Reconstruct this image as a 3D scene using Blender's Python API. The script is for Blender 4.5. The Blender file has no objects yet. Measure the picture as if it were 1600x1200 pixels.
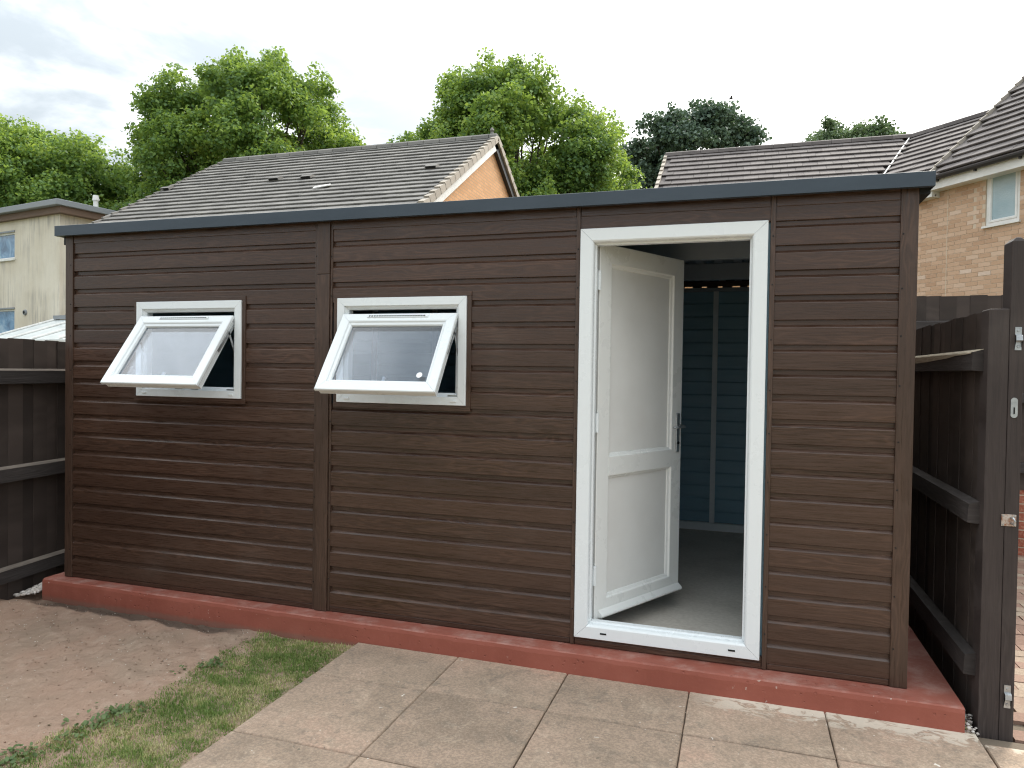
import bpy, math, random
import numpy as np
from mathutils import Vector, Matrix
random.seed(7); rng = np.random.default_rng(7)
S = bpy.context.scene
COL = S.collection
# ------------------------------------------------------------------ camera
cd = bpy.data.cameras.new('camera'); cam = bpy.data.objects.new('camera', cd); COL.objects.link(cam)
cd.sensor_width = 36.0; cd.lens = 36.0 * 1114.43 / 1600; cd.clip_start = 0.05; cd.clip_end = 2000
def set_cam(yaw, pitch, roll, loc):
    m = Matrix.Rotation(yaw, 3, 'Z') @ Matrix.Rotation(pitch, 3, 'X') @ Matrix.Rotation(roll, 3, 'Y')
    r, f, u = m.col[0], m.col[1], m.col[2]
    mm = Matrix((r, u, -f)).transposed().to_4x4(); mm.translation = loc
    cam.matrix_world = mm
set_cam(math.radians(17.751), math.radians(-1.029), math.radians(-0.865), (4.256, -3.597, 1.410))
S.camera = cam
# ------------------------------------------------------------------ light
SUN_EL, SUN_AZ = math.radians(42), math.radians(24)        # azimuth to the right of +Y
sd = Vector((math.cos(SUN_EL) * math.sin(SUN_AZ), math.cos(SUN_EL) * math.cos(SUN_AZ), math.sin(SUN_EL)))
W = bpy.data.worlds.new('World'); S.world = W; W.use_nodes = True
nt = W.node_tree; nt.nodes.clear()
def N(t, ty, ins=None, **props):
    n = t.nodes.new(ty)
    for k, v in props.items(): setattr(n, k, v)
    for k, v in (ins or {}).items():
        if isinstance(v, bpy.types.NodeSocket): t.links.new(v, n.inputs[k])
        else: n.inputs[k].default_value = v
    return n
def M_(t, op, a, b=0.0, c=None, clamp=False):
    ins = {0: a, 1: b}
    if c is not None: ins[2] = c
    return N(t, 'ShaderNodeMath', ins, operation=op, use_clamp=clamp).outputs[0]
def MIX(t, f, a, b, blend='MIX'):
    n = N(t, 'ShaderNodeMix', {0: f, 6: a, 7: b}, data_type='RGBA', blend_type=blend)
    return n.outputs[2]
def RAMP(t, f, stops, interp='LINEAR'):
    n = N(t, 'ShaderNodeValToRGB', {0: f}); cr = n.color_ramp; cr.interpolation = interp
    while len(cr.elements) < len(stops): cr.elements.new(0.5)
    for e, (p, c) in zip(cr.elements, stops):
        e.position = p; e.color = c if len(c) == 4 else (*c, 1)
    return n.outputs[0]
def MR(t, v, a, b, c=0.0, d=1.0, smooth=True):
    return N(t, 'ShaderNodeMapRange', {0: v, 1: a, 2: b, 3: c, 4: d}, interpolation_type='SMOOTHSTEP' if smooth else 'LINEAR').outputs[0]
tc = N(nt, 'ShaderNodeTexCoord')
dirv = tc.outputs['Generated']
sep = N(nt, 'ShaderNodeSeparateXYZ', {0: dirv})
zc = M_(nt, 'MAXIMUM', sep.outputs[2], 0.0)
den = M_(nt, 'ADD', zc, 0.16)
px = M_(nt, 'DIVIDE', sep.outputs[0], den); py = M_(nt, 'DIVIDE', sep.outputs[1], den)
cp = N(nt, 'ShaderNodeCombineXYZ', {0: px, 1: py, 2: 0.0}).outputs[0]
n1 = N(nt, 'ShaderNodeTexNoise', {'Vector': N(nt, 'ShaderNodeVectorMath', {0: cp, 1: (31.0, 16.6, 2.0)}, operation='ADD').outputs[0], 'Scale': 1.35, 'Detail': 9.0, 'Roughness': 0.56, 'Distortion': 0.25}).outputs[0]
n2 = N(nt, 'ShaderNodeTexNoise', {'Vector': cp, 'Scale': 0.45, 'Detail': 3.0, 'Roughness': 0.5}).outputs[0]
dens = M_(nt, 'ADD', M_(nt, 'MULTIPLY', n1, 0.75), M_(nt, 'MULTIPLY', n2, 0.25))
dens = MR(nt, dens, 0.335, 0.565)
cie = M_(nt, 'ADD', 0.45, M_(nt, 'MULTIPLY', zc, 1.25))
sdot = N(nt, 'ShaderNodeVectorMath', {0: dirv, 1: tuple(sd)}, operation='DOT_PRODUCT').outputs['Value']
glow = M_(nt, 'POWER', M_(nt, 'MAXIMUM', sdot, 0.0), 7.0)
thin = MIX(nt, dens, (1.16, 1.17, 1.16, 1), (0.35, 0.388, 0.415, 1))
cloud = N(nt, 'ShaderNodeVectorMath', {0: thin, 3: cie}, operation='SCALE').outputs[0]
gl = N(nt, 'ShaderNodeVectorMath', {0: (1.55, 1.50, 1.40), 3: glow}, operation='SCALE').outputs[0]
cloud = N(nt, 'ShaderNodeVectorMath', {0: cloud, 1: gl}, operation='ADD').outputs[0]
cloud10 = N(nt, 'ShaderNodeVectorMath', {0: cloud, 3: 10.0}, operation='SCALE').outputs[0]
sky = N(nt, 'ShaderNodeTexSky', sky_type='NISHITA')
sky.sun_disc = False; sky.sun_elevation = SUN_EL; sky.sun_rotation = SUN_AZ
skc = MIX(nt, 0.94, sky.outputs[0], cloud10)
bg = N(nt, 'ShaderNodeBackground', {'Color': skc, 'Strength': 0.1})
nt.links.new(bg.outputs[0], N(nt, 'ShaderNodeOutputWorld').inputs[0])
sl = bpy.data.lights.new('sun', 'SUN'); sl.energy = 1.5; sl.angle = math.radians(12); sl.color = (1, 0.93, 0.82)
so = bpy.data.objects.new('sun', sl); COL.objects.link(so); so.rotation_euler = (-sd).to_track_quat('-Z', 'Y').to_euler(); so.location = (10, 20, 30)
S.view_settings.view_transform = 'Standard'; S.view_settings.look = 'None'
S.view_settings.exposure = 1.33; S.view_settings.gamma = 1.0; S.cycles.use_denoising = True; S.cycles.sample_clamp_indirect = 4.0; S.cycles.filter_width = 1.15; S.view_settings.use_curve_mapping = False

# ------------------------------------------------------------------ materials
def mat(name, color=(.5, .5, .5), rough=.6, spec=.4, metal=0.0):
    m = bpy.data.materials.new(name); m.use_nodes = True
    t = m.node_tree; b = t.nodes['Principled BSDF']
    b.inputs['Base Color'].default_value = (*color, 1); b.inputs['Roughness'].default_value = rough
    b.inputs['Specular IOR Level'].default_value = spec; b.inputs['Metallic'].default_value = metal
    return m, t, b
def setc(t, b, sock): t.links.new(sock, b.inputs['Base Color'])
def bump(t, b, h, strength=.3, dist=.01):
    n = N(t, 'ShaderNodeBump', {'Height': h, 'Strength': strength, 'Distance': dist}); t.links.new(n.outputs[0], b.inputs['Normal'])
def coords(t, kind='Object', scale=(1, 1, 1), rnd=0.0):
    c = N(t, 'ShaderNodeTexCoord').outputs[kind] if kind != 'World' else N(t, 'ShaderNodeNewGeometry').outputs['Position']
    if rnd:
        r = N(t, 'ShaderNodeObjectInfo').outputs['Random']
        r = M_(t, 'MULTIPLY', r, rnd)
        o = N(t, 'ShaderNodeCombineXYZ', {0: r, 1: M_(t, 'MULTIPLY', r, 1.37), 2: M_(t, 'MULTIPLY', r, .71)}).outputs[0]
        c = N(t, 'ShaderNodeVectorMath', {0: c, 1: o}, operation='ADD').outputs[0]
    return N(t, 'ShaderNodeMapping', {'Vector': c, 'Scale': scale}).outputs[0]
def noise(t, vec, scale, detail=4, rough=.55, dist=0.0):
    return N(t, 'ShaderNodeTexNoise', {'Vector': vec, 'Scale': scale, 'Detail': detail, 'Roughness': rough, 'Distortion': dist}).outputs[0]
def oirand(t):
    a = N(t, 'ShaderNodeObjectInfo').outputs['Random']; b = N(t, 'ShaderNodeNewGeometry').outputs['Random Per Island']
    return M_(t, 'FRACT', M_(t, 'ADD', a, M_(t, 'MULTIPLY', b, 7.31)))
def wood(name, c0, c1, c2, along='x', rough=.42, spec=.45, ring=1.0, bstr=.25, tone=.25, freq=1.0):
    """wood grain: growth rings bent by noise + fine fibres; 'along' is the grain axis"""
    m, t, b = mat(name, c1, rough, spec)
    sc = (1, 1, 1)
    v = coords(t, 'Object', sc, 37.0)
    s = N(t, 'ShaderNodeSeparateXYZ', {0: v})
    ax = {'x': (0, 2, 1), 'z': (2, 0, 1), 'y': (1, 2, 0)}[along]
    al, ac, dp = s.outputs[ax[0]], s.outputs[ax[1]], s.outputs[ax[2]]
    v1 = N(t, 'ShaderNodeCombineXYZ', {0: M_(t, 'MULTIPLY', al, 2.4 * freq), 1: M_(t, 'MULTIPLY', ac, 13.0 * freq), 2: dp}).outputs[0]
    w = noise(t, v1, 1.0, 2, .5)
    wv = M_(t, 'MULTIPLY', w, 9.0)
    rg = M_(t, 'SINE', M_(t, 'MULTIPLY', M_(t, 'ADD', M_(t, 'MULTIPLY', ac, 42.0 * freq), wv), 6.28))
    rg = M_(t, 'POWER', M_(t, 'MULTIPLY_ADD', rg, .5, .5), 2.2)
    v2 = N(t, 'ShaderNodeCombineXYZ', {0: M_(t, 'MULTIPLY', al, 7.0), 1: M_(t, 'MULTIPLY', ac, 190.0), 2: dp}).outputs[0]
    fb = noise(t, v2, 1.0, 3, .6)
    v3 = N(t, 'ShaderNodeCombineXYZ', {0: M_(t, 'MULTIPLY', al, 1.2), 1: M_(t, 'MULTIPLY', ac, 30.0), 2: dp}).outputs[0]
    bd = noise(t, v3, 1.0, 3, .6)
    f = M_(t, 'ADD', M_(t, 'MULTIPLY', M_(t, 'MULTIPLY', rg, MR(t, noise(t, v1, .35, 2), .42, .62)), .22 * ring), M_(t, 'ADD', M_(t, 'MULTIPLY', fb, .62), M_(t, 'MULTIPLY', bd, .30)))
    c = RAMP(t, f, [(.22, c2), (.5, c1), (.82, c0)])
    r = N(t, 'ShaderNodeObjectInfo').outputs['Random']
    k = M_(t, 'MULTIPLY_ADD', r, tone, 1 - tone / 2)
    c = MIX(t, 1.0, c, N(t, 'ShaderNodeCombineXYZ', {0: k, 1: k, 2: k}).outputs[0], 'MULTIPLY')
    # dust
    du = noise(t, coords(t, 'World'), 2.2, 5, .6)
    c = MIX(t, MR(t, du, .52, .8, 0, .07), c, (.30, .26, .23, 1))
    setc(t, b, c)
    t.links.new(MR(t, fb, .3, .7, rough - .08, rough + .16), b.inputs['Roughness'])
    bump(t, b, M_(t, 'ADD', M_(t, 'MULTIPLY', rg, .5), fb), bstr, .0015)
    return m
MT = {}
MT['clad'] = wood('cladding_woodgrain', (.092, .049, .032), (.057, .0295, .019), (.027, .014, .009), 'x', rough=.30, spec=.5, ring=1.1, bstr=.10)
MT['clad_v'] = wood('trim_woodgrain', (.094, .054, .037), (.060, .034, .023), (.030, .017, .0115), 'z', rough=.34, spec=.45, bstr=.12, ring=1.2, tone=.15)
MT['fence'] = wood('fence_stain', (.098, .076, .066), (.060, .046, .040), (.030, .023, .020), 'z', .7, .25, .6, .5, .55)
MT['fence_h'] = wood('fence_rail_stain', (.080, .070, .067), (.048, .041, .039), (.024, .021, .020), 'y', .7, .25, .6, .5, .3)
MT['post'] = wood('post_stain', (.078, .063, .058), (.050, .039, .036), (.026, .020, .019), 'z', .65, .3, .7, .5, .2)
MT['wornwood'] = wood('worn_stained_wood', (.28, .24, .20), (.19, .16, .135), (.09, .075, .065), 'y', .8, .2, .6, .6, .1)
MT['rawwood'] = wood('weathered_bare_wood', (.62, .55, .42), (.48, .42, .32), (.28, .23, .16), 'y', .8, .2, .6, .6, .1)

def upvc(name, base, dirt):
    m, t, b = mat(name, base, .28, .5)
    v = coords(t, 'World')
    n = noise(t, v, 5, 6, .65); n3 = noise(t, coords(t, 'World', (40, 40, 4)), 1, 3)
    f = M_(t, 'ADD', MR(t, n, .55, .80, 0, .16), MR(t, n3, .6, .8, 0, .08))
    setc(t, b, MIX(t, f, (*base, 1), (*dirt, 1)))
    t.links.new(MR(t, n, .3, .7, .22, .42), b.inputs['Roughness'])
    return m
MT['upvc'] = upvc('white_upvc', (.78, .82, .835), (.60, .60, .58))
MT['upvc_cream'] = upvc('door_white_upvc', (.82, .83, .81), (.66, .64, .58))
m, t, b = mat('door_panel', (.70, .69, .65), .42, .4)
n = noise(t, coords(t, 'World'), 3.5, 5, .6); setc(t, b, RAMP(t, n, [(.3, (.76, .755, .73)), (.7, (.82, .82, .80))])); bump(t, b, noise(t, coords(t, 'World'), 420, 2), .12, .001)
MT['panel'] = m
m, t, b = mat('anthracite_trim', (.040, .054, .070), .33, .5)
n = noise(t, coords(t, 'World', (1.2, 5, 5)), 2, 5, .6); setc(t, b, RAMP(t, n, [(.3, (.026, .041, .058)), (.75, (.040, .058, .078))])); bump(t, b, noise(t, coords(t, 'World', (1, 1, 1)), 6, 2), .05, .01)
MT['anthracite'] = m
MT['black'] = mat('black_rubber', (.012, .012, .013), .6, .3)[0]
MT['darkslot'] = mat('dark_slot', (.02, .02, .02), .8, .1)[0]
m, t, b = mat('galvanised_steel', (.42, .44, .45), .42, .5, .85)
n = noise(t, coords(t, 'World'), 35, 4, .6); setc(t, b, RAMP(t, n, [(.3, (.34, .36, .38)), (.7, (.52, .54, .55))]))
MT['steel'] = m
m, t, b = mat('grey_stud', (.30, .32, .33), .5, .4)
n = noise(t, coords(t, 'World'), 9, 4, .6); setc(t, b, RAMP(t, n, [(.3, (.70, .74, .76)), (.7, (.78, .81, .82))]))
MT['stud'] = m
m, t, b = mat('rusty_plate', (.35, .22, .15), .75, .3, .3)
n = noise(t, coords(t, 'World'), 60, 5, .65); setc(t, b, RAMP(t, n, [(.38, (.28, .11, .05)), (.52, (.46, .38, .32)), (.7, (.60, .56, .52))])); bump(t, b, n, .3, .002)
MT['rust'] = m
m, t, b = mat('interior_lining', (.055, .085, .100), .42, .45)
n = noise(t, coords(t, 'World', (1, 1, 5)), 2.5, 4); setc(t, b, RAMP(t, n, [(.3, (.20, .35, .44)), (.7, (.25, .41, .50))]))
MT['lining'] = m
m, t, b = mat('interior_ceiling', (.10, .12, .14), .55, .35)
n = noise(t, coords(t, 'World'), 4, 4); setc(t, b, RAMP(t, n, [(.3, (.26, .29, .33)), (.7, (.32, .35, .39))]))
MT['ceiling'] = m
m, t, b = mat('glass', (.84, .90, .97), .01, .5)
b.inputs['Transmission Weight'].default_value = 1.0; b.inputs['IOR'].default_value = 1.52
MT['glass'] = m
m, t, b = mat('painted_sky_glass', (.10, .16, .22), .06, .6)
n = noise(t, coords(t, 'World'), 1.6, 4, .6, .8); setc(t, b, RAMP(t, n, [(.35, (.04, .12, .22)), (.5, (.12, .26, .42)), (.62, (.28, .42, .54))])); bump(t, b, noise(t, coords(t, 'World'), 2.2, 2), .06, .05)  # blue sky reflection painted into the pane colour
MT['far_glass'] = m
m, t, b = mat('obscure_glass', (.42, .52, .56), .12, .6)
n = noise(t, coords(t, 'World'), 45, 3, .6); n2_ = noise(t, coords(t, 'World'), 1.8, 2)
setc(t, b, RAMP(t, n2_, [(.3, (.26, .38, .43)), (.7, (.44, .54, .57))])); bump(t, b, n, .5, .01)
MT['obscure'] = m
# red painted concrete
m, t, b = mat('red_painted_concrete', (.30, .085, .066), .62, .35)
v = coords(t, 'World'); n = noise(t, v, 3.0, 6, .6); nf = noise(t, v, 60, 4, .6)
c = RAMP(t, n, [(.3, (.25, .071, .047)), (.55, (.29, .086, .058)), (.75, (.33, .106, .074))])
c = MIX(t, MR(t, nf, .58, .75, 0, .14), c, (.40, .17, .14, 1))
geo = N(t, 'ShaderNodeNewGeometry'); nz = N(t, 'ShaderNodeSeparateXYZ', {0: geo.outputs['True Normal']}).outputs[2]
pos = N(t, 'ShaderNodeSeparateXYZ', {0: geo.outputs['Position']})
nd = noise(t, v, 7.0, 6, .7)
dustm = M_(t, 'MULTIPLY', MR(t, nz, .5, .9), MR(t, nd, .42, .75, 0.03, .45))
c = MIX(t, dustm, c, (.52, .38, .33, 1))
chip = M_(t, 'MULTIPLY', MR(t, noise(t, v, 38, 3, .5), .70, .74), MR(t, noise(t, v, 2.3, 2), .5, .6))
c = MIX(t, chip, c, (.48, .36, .31, 1))
soilm = M_(t, 'MULTIPLY', MR(t, M_(t, 'ADD', pos.outputs[2], M_(t, 'MULTIPLY', nf, .03)), -.085, -.115), .55)
c = MIX(t, soilm, c, (.20, .13, .10, 1))
setc(t, b, c)
vor = N(t, 'ShaderNodeTexVoronoi', {'Vector': v, 'Scale': 34.0}).outputs['Distance']
pit = MR(t, vor, .10, .22, -1, 0)
pitm = MR(t, noise(t, v, 9, 2), .5, .62)
bump(t, b, M_(t, 'ADD', M_(t, 'MULTIPLY', nf, .25), M_(t, 'ADD', M_(t, 'MULTIPLY', noise(t, v, 14, 4, .6), .5), M_(t, 'MULTIPLY', pit, pitm))), .7, .006)
MT['red'] = m
m, t, b = mat('concrete_floor', (.34, .32, .29), .75, .3)
v = coords(t, 'World'); n = noise(t, v, 2.5, 7, .62); nf = noise(t, v, 50, 3)
setc(t, b, MIX(t, .3, RAMP(t, n, [(.3, (.54, .49, .42)), (.5, (.68, .62, .54)), (.72, (.76, .70, .62))]), RAMP(t, nf, [(.3, (.38, .36, .33)), (.7, (.72, .69, .64))])))
bump(t, b, nf, .2, .003); MT['floor'] = m
# paving flags
m, t, b = mat('concrete_flag', (.40, .33, .26), .85, .25)
v = coords(t, 'World'); vr = coords(t, 'World', rnd=11)
n = noise(t, vr, 2.4, 6, .62); nf = noise(t, v, 90, 4, .65); nm = noise(t, v, 16, 5, .65)
c = RAMP(t, n, [(.28, (.31, .235, .175)), (.44, (.40, .300, .222)), (.58, (.47, .345, .257)), (.74, (.53, .35, .258))])
c = MIX(t, MR(t, nm, .50, .70, 0, .55), c, (.23, .19, .15, 1))
c = MIX(t, MR(t, noise(t, v, 5.5, 5, .7, .5), .54, .68, 0, .5), c, (.56, .44, .33, 1))
c = MIX(t, MR(t, noise(t, coords(t, 'World', rnd=5), 3.1, 6, .7, .8), .58, .70, 0, .6), c, (.20, .17, .135, 1))
c = MIX(t, MR(t, nf, .38, .66, .42, 0), c, (.13, .105, .08, 1))
c = MIX(t, MR(t, noise(t, v, 140, 2), .62, .70, 0, .35), c, (.55, .48, .40, 1))
pos = N(t, 'ShaderNodeSeparateXYZ', {0: v})
X, Y = pos.outputs[0], pos.outputs[1]
edge = MR(t, Y, -.36, -.14)                                      # cement smears left along the plinth
rightm = MR(t, X, 4.0, 4.3)
sm = MR(t, M_(t, 'ADD', noise(t, coords(t, 'World', (1, 1.6, 1)), 9, 5, .62, 1.2), M_(t, 'MULTIPLY', edge, .30)), .66, .76)
c = MIX(t, M_(t, 'MULTIPLY', M_(t, 'MULTIPLY', sm, edge), M_(t, 'MULTIPLY', rightm, .8)), c, (.66, .60, .50, 1))
spl = MR(t, noise(t, v, 26, 3, .5, .6), .735, .75)
c = MIX(t, M_(t, 'MULTIPLY', spl, .85), c, (.74, .71, .64, 1))
gr = M_(t, 'MULTIPLY', MR(t, noise(t, v, 21, 4, .6, .4), .70, .73), .7)
c = MIX(t, gr, c, (.12, .11, .09, 1))
tone = MR(t, N(t, 'ShaderNodeObjectInfo').outputs['Random'], 0, 1, .88, 1.08, False)
c = MIX(t, 1.0, c, N(t, 'ShaderNodeCombineXYZ', {0: tone, 1: tone, 2: tone}).outputs[0], 'MULTIPLY')
setc(t, b, c); bump(t, b, M_(t, 'ADD', M_(t, 'MULTIPLY', nf, .6), nm), .35, .004)
MT['flag'] = m
m, t, b = mat('dark_joint_sand', (.16, .13, .10), .95, .1); bump(t, b, noise(t, coords(t, 'World'), 120, 3), .6, .004); MT['joint'] = m
m, t, b = mat('block_paver', (.30, .20, .15), .85, .25)
r = oirand(t); nf = noise(t, coords(t, 'World'), 70, 4)
c = RAMP(t, r, [(0, (.26, .16, .12)), (.4, (.33, .21, .16)), (.7, (.36, .27, .20)), (1, (.42, .34, .26))])
c = MIX(t, MR(t, nf, .4, .7, .35, 0), c, (.14, .10, .08, 1)); setc(t, b, c); bump(t, b, nf, .4, .004); MT['paver'] = m
# soil
m, t, b = mat('dry_soil', (.26, .175, .125), .95, .12)
v = coords(t, 'World'); n = noise(t, v, 1.5, 5, .6); nm = noise(t, v, 12, 6, .68); nf = noise(t, v, 130, 4, .7)
c = RAMP(t, n, [(.28, (.31, .228, .170)), (.42, (.36, .265, .198)), (.54, (.395, .268, .198)), (.66, (.43, .300, .222)), (.8, (.42, .335, .255))])
c = MIX(t, MR(t, nm, .45, .7, 0, .45), c, (.50, .395, .31, 1))
c = MIX(t, MR(t, nf, .35, .65, .28, 0), c, (.23, .16, .118, 1))
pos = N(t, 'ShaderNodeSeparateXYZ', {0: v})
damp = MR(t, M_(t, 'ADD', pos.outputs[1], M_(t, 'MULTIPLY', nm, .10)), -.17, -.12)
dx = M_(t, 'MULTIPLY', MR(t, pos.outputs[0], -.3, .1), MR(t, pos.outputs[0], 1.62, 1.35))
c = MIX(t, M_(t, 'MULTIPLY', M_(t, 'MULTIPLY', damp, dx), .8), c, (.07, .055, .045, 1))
setc(t, b, c)
rk = coords(t, 'World', (26, 5, 1)); rk2 = N(t, 'ShaderNodeMapping', {'Vector': v, 'Rotation': (0, 0, .9), 'Scale': (30, 4, 1)}).outputs[0]
bump(t, b, M_(t, 'ADD', M_(t, 'ADD', nm, M_(t, 'MULTIPLY', nf, .6)), M_(t, 'MULTIPLY', noise(t, rk2, 1.0, 3, .6), .9)), .8, .014)
MT['soil'] = m
m, t, b = mat('ground_cover', (.10, .12, .05), .95, .1)
v = coords(t, 'World'); n = noise(t, v, .6, 6, .65); setc(t, b, RAMP(t, n, [(.35, (.17, .13, .09)), (.5, (.12, .12, .06)), (.7, (.07, .10, .035))])); bump(t, b, noise(t, v, 30, 4), .6, .02)
MT['ground'] = m
m, t, b = mat('gravel_stone', (.5, .47, .43), .85, .25)
r = N(t, 'ShaderNodeNewGeometry').outputs['Random Per Island']
setc(t, b, RAMP(t, r, [(0, (.30, .27, .25)), (.3, (.52, .48, .44)), (.65, (.64, .61, .57)), (1, (.45, .36, .30))])); bump(t, b, noise(t, coords(t, 'World'), 200, 3), .3, .002)
MT['gravel'] = m
def leafmat(name, stops, trans=.4, tcol=(.30, .42, .04), straw=None, rough=.5):
    m = bpy.data.materials.new(name); m.use_nodes = True; t = m.node_tree; b = t.nodes['Principled BSDF']
    r = N(t, 'ShaderNodeNewGeometry').outputs['Random Per Island']
    v = coords(t, 'World')
    if straw:
        s_ = noise(t, v, 4.5, 4, .6)
        r2 = M_(t, 'ADD', M_(t, 'MULTIPLY', r, .62), MR(t, s_, .43, .66, 0, .48))
    else:
        r2 = M_(t, 'ADD', M_(t, 'MULTIPLY', r, .6), MR(t, noise(t, v, .5, 3), .3, .7, 0, .4))
    c = RAMP(t, r2, stops)
    t.links.new(c, b.inputs['Base Color']); b.inputs['Roughness'].default_value = rough; b.inputs['Specular IOR Level'].default_value = .35
    tr = N(t, 'ShaderNodeBsdfTranslucent', {'Color': MIX(t, .55, c, (*tcol, 1))})
    mx = N(t, 'ShaderNodeMixShader', {0: trans, 1: b.outputs[0], 2: tr.outputs[0]})
    t.links.new(mx.outputs[0], t.nodes['Material Output'].inputs[0])
    return m
MT['leaf'] = leafmat('sycamore_leaf', [(0, (.075, .15, .062)), (.45, (.145, .265, .08)), (.8, (.26, .385, .09)), (1, (.42, .51, .10))], .48, (.36, .46, .05))
MT['oakleaf'] = leafmat('oak_leaf', [(0, (.066, .105, .088)), (.5, (.105, .16, .115)), (1, (.16, .225, .135))], .25, (.10, .17, .05))
MT['farleaf'] = leafmat('far_tree_leaf', [(0, (.09, .14, .085)), (.5, (.13, .19, .105)), (1, (.20, .27, .14))], .3, (.16, .25, .06))
MT['grass'] = leafmat('grass_blade', [(0, (.075, .145, .034)), (.36, (.17, .265, .062)), (.60, (.29, .35, .115)), (.80, (.52, .46, .23)), (1, (.68, .58, .36))], .3, (.25, .36, .05), True, .6)
MT['clover'] = leafmat('clover_leaf', [(0, (.08, .13, .05)), (.5, (.13, .19, .075)), (1, (.20, .26, .11))], .3, (.20, .32, .06))
m, t, b = mat('bark', (.10, .08, .06), .9, .15); v = coords(t, 'World', (6, 6, 1.2)); n = noise(t, v, 3, 5); setc(t, b, RAMP(t, n, [(.3, (.05, .04, .03)), (.7, (.15, .125, .10))])); bump(t, b, n, .6, .05); MT['bark'] = m
def tilemat(name, stops):
    m, t, b = mat(name, (.15, .14, .13), .8, .3)
    r = oirand(t); v = coords(t, 'World'); n = noise(t, v, 2.2, 6, .65); nf = noise(t, v, 40, 3, .6)
    c = RAMP(t, M_(t, 'ADD', M_(t, 'MULTIPLY', r, .45), M_(t, 'MULTIPLY', n, .6)), stops)
    c = MIX(t, MR(t, nf, .55, .75, 0, .3), c, (.22, .21, .18, 1)); setc(t, b, c); bump(t, b, nf, .3, .006); return m
MT['tile'] = tilemat('brown_roof_tile', [(.15, (.125, .120, .113)), (.5, (.175, .168, .158)), (.85, (.225, .215, .20))])
MT['tile_r'] = tilemat('grey_brown_roof_tile', [(.15, (.082, .072, .070)), (.5, (.118, .104, .101)), (.85, (.155, .138, .132))])
MT['tile_edge'] = tilemat('mortar_verge', [(.15, (.30, .27, .23)), (.5, (.38, .34, .29)), (.85, (.46, .42, .36))])
def brickmat(name, stops):
    m, t, b = mat(name, (.45, .27, .15), .85, .25)
    r = oirand(t); v = coords(t, 'World'); nf = noise(t, v, 55, 4, .6)
    c = RAMP(t, r, stops); c = MIX(t, MR(t, nf, .4, .7, 0, .3), c, (.60, .44, .30, 1)); setc(t, b, c); bump(t, b, nf, .4, .005); return m
MT['brick'] = brickmat('buff_brick', [(0, (.46, .295, .195)), (.35, (.52, .345, .23)), (.7, (.57, .39, .27)), (.93, (.62, .45, .33)), (1, (.68, .55, .46))])
MT['redbrick'] = brickmat('red_brick', [(0, (.25, .065, .04)), (.6, (.32, .09, .055)), (1, (.38, .13, .085))])
m, t, b = mat('mortar', (.60, .50, .39), .95, .15); bump(t, b, noise(t, coords(t, 'World'), 60, 3), .4, .005); MT['mortar'] = m
m, t, b = mat('gable_brickwork', (.5, .3, .16), .85, .25)
g_ = N(t, 'ShaderNodeSeparateXYZ', {0: coords(t, 'World')})
bt = N(t, 'ShaderNodeTexBrick', {'Vector': N(t, 'ShaderNodeCombineXYZ', {0: M_(t, 'ADD', g_.outputs[1], g_.outputs[0]), 1: g_.outputs[2], 2: 0.0}).outputs[0], 'Color1': (.54, .295, .14, 1), 'Color2': (.64, .36, .18, 1), 'Mortar': (.40, .28, .18, 1), 'Scale': 1.0, 'Mortar Size': .008, 'Brick Width': .225, 'Row Height': .075})
setc(t, b, bt.outputs[0]); bump(t, b, bt.outputs['Fac'], -.4, .01); MT['gable'] = m
m, t, b = mat('cream_render', (.58, .52, .38), .9, .2)
v = coords(t, 'World'); st = noise(t, coords(t, 'World', (9, 9, .7)), 1.0, 5, .65); n = noise(t, v, .8, 5, .6); nf = noise(t, v, 30, 3)
c = RAMP(t, n, [(.3, (.62, .56, .45)), (.6, (.72, .67, .57))])
c = MIX(t, M_(t, 'MULTIPLY', MR(t, st, .40, .70, 0, .7), MR(t, noise(t, v, .45, 3), .42, .6, .15, 1)), c, (.33, .31, .29, 1)); setc(t, b, c); bump(t, b, nf, .4, .01); MT['render'] = m
MT['brownfascia'] = wood('brown_soffit_board', (.20, .135, .095), (.15, .10, .072), (.10, .065, .048), 'x', .6, .3, .5, .2, .2)
m, t, b = mat('grey_lead', (.24, .26, .28), .5, .4); MT['lead'] = m
m, t, b = mat('white_paint_outdoor', (.78, .78, .76), .5, .35); n = noise(t, coords(t, 'World'), 3, 5); setc(t, b, RAMP(t, n, [(.3, (.66, .66, .64)), (.65, (.80, .80, .78))])); MT['white'] = m
m, t, b = mat('pale_polycarbonate', (.62, .66, .66), .35, .5); n = noise(t, coords(t, 'World'), 3, 5); setc(t, b, RAMP(t, n, [(.3, (.54, .58, .58)), (.7, (.72, .75, .74))])); MT['poly'] = m
MT['gutter'] = mat('black_gutter', (.035, .035, .038), .45, .4)[0]
MT['feather'] = mat('dark_feather', (.03, .03, .035), .7, .2)[0]
MT['sticker'] = mat('white_sticker', (.85, .86, .86), .5, .3)[0]
MT['debris'] = mat('pale_debris', (.62, .56, .48), .9, .2)[0]

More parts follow.
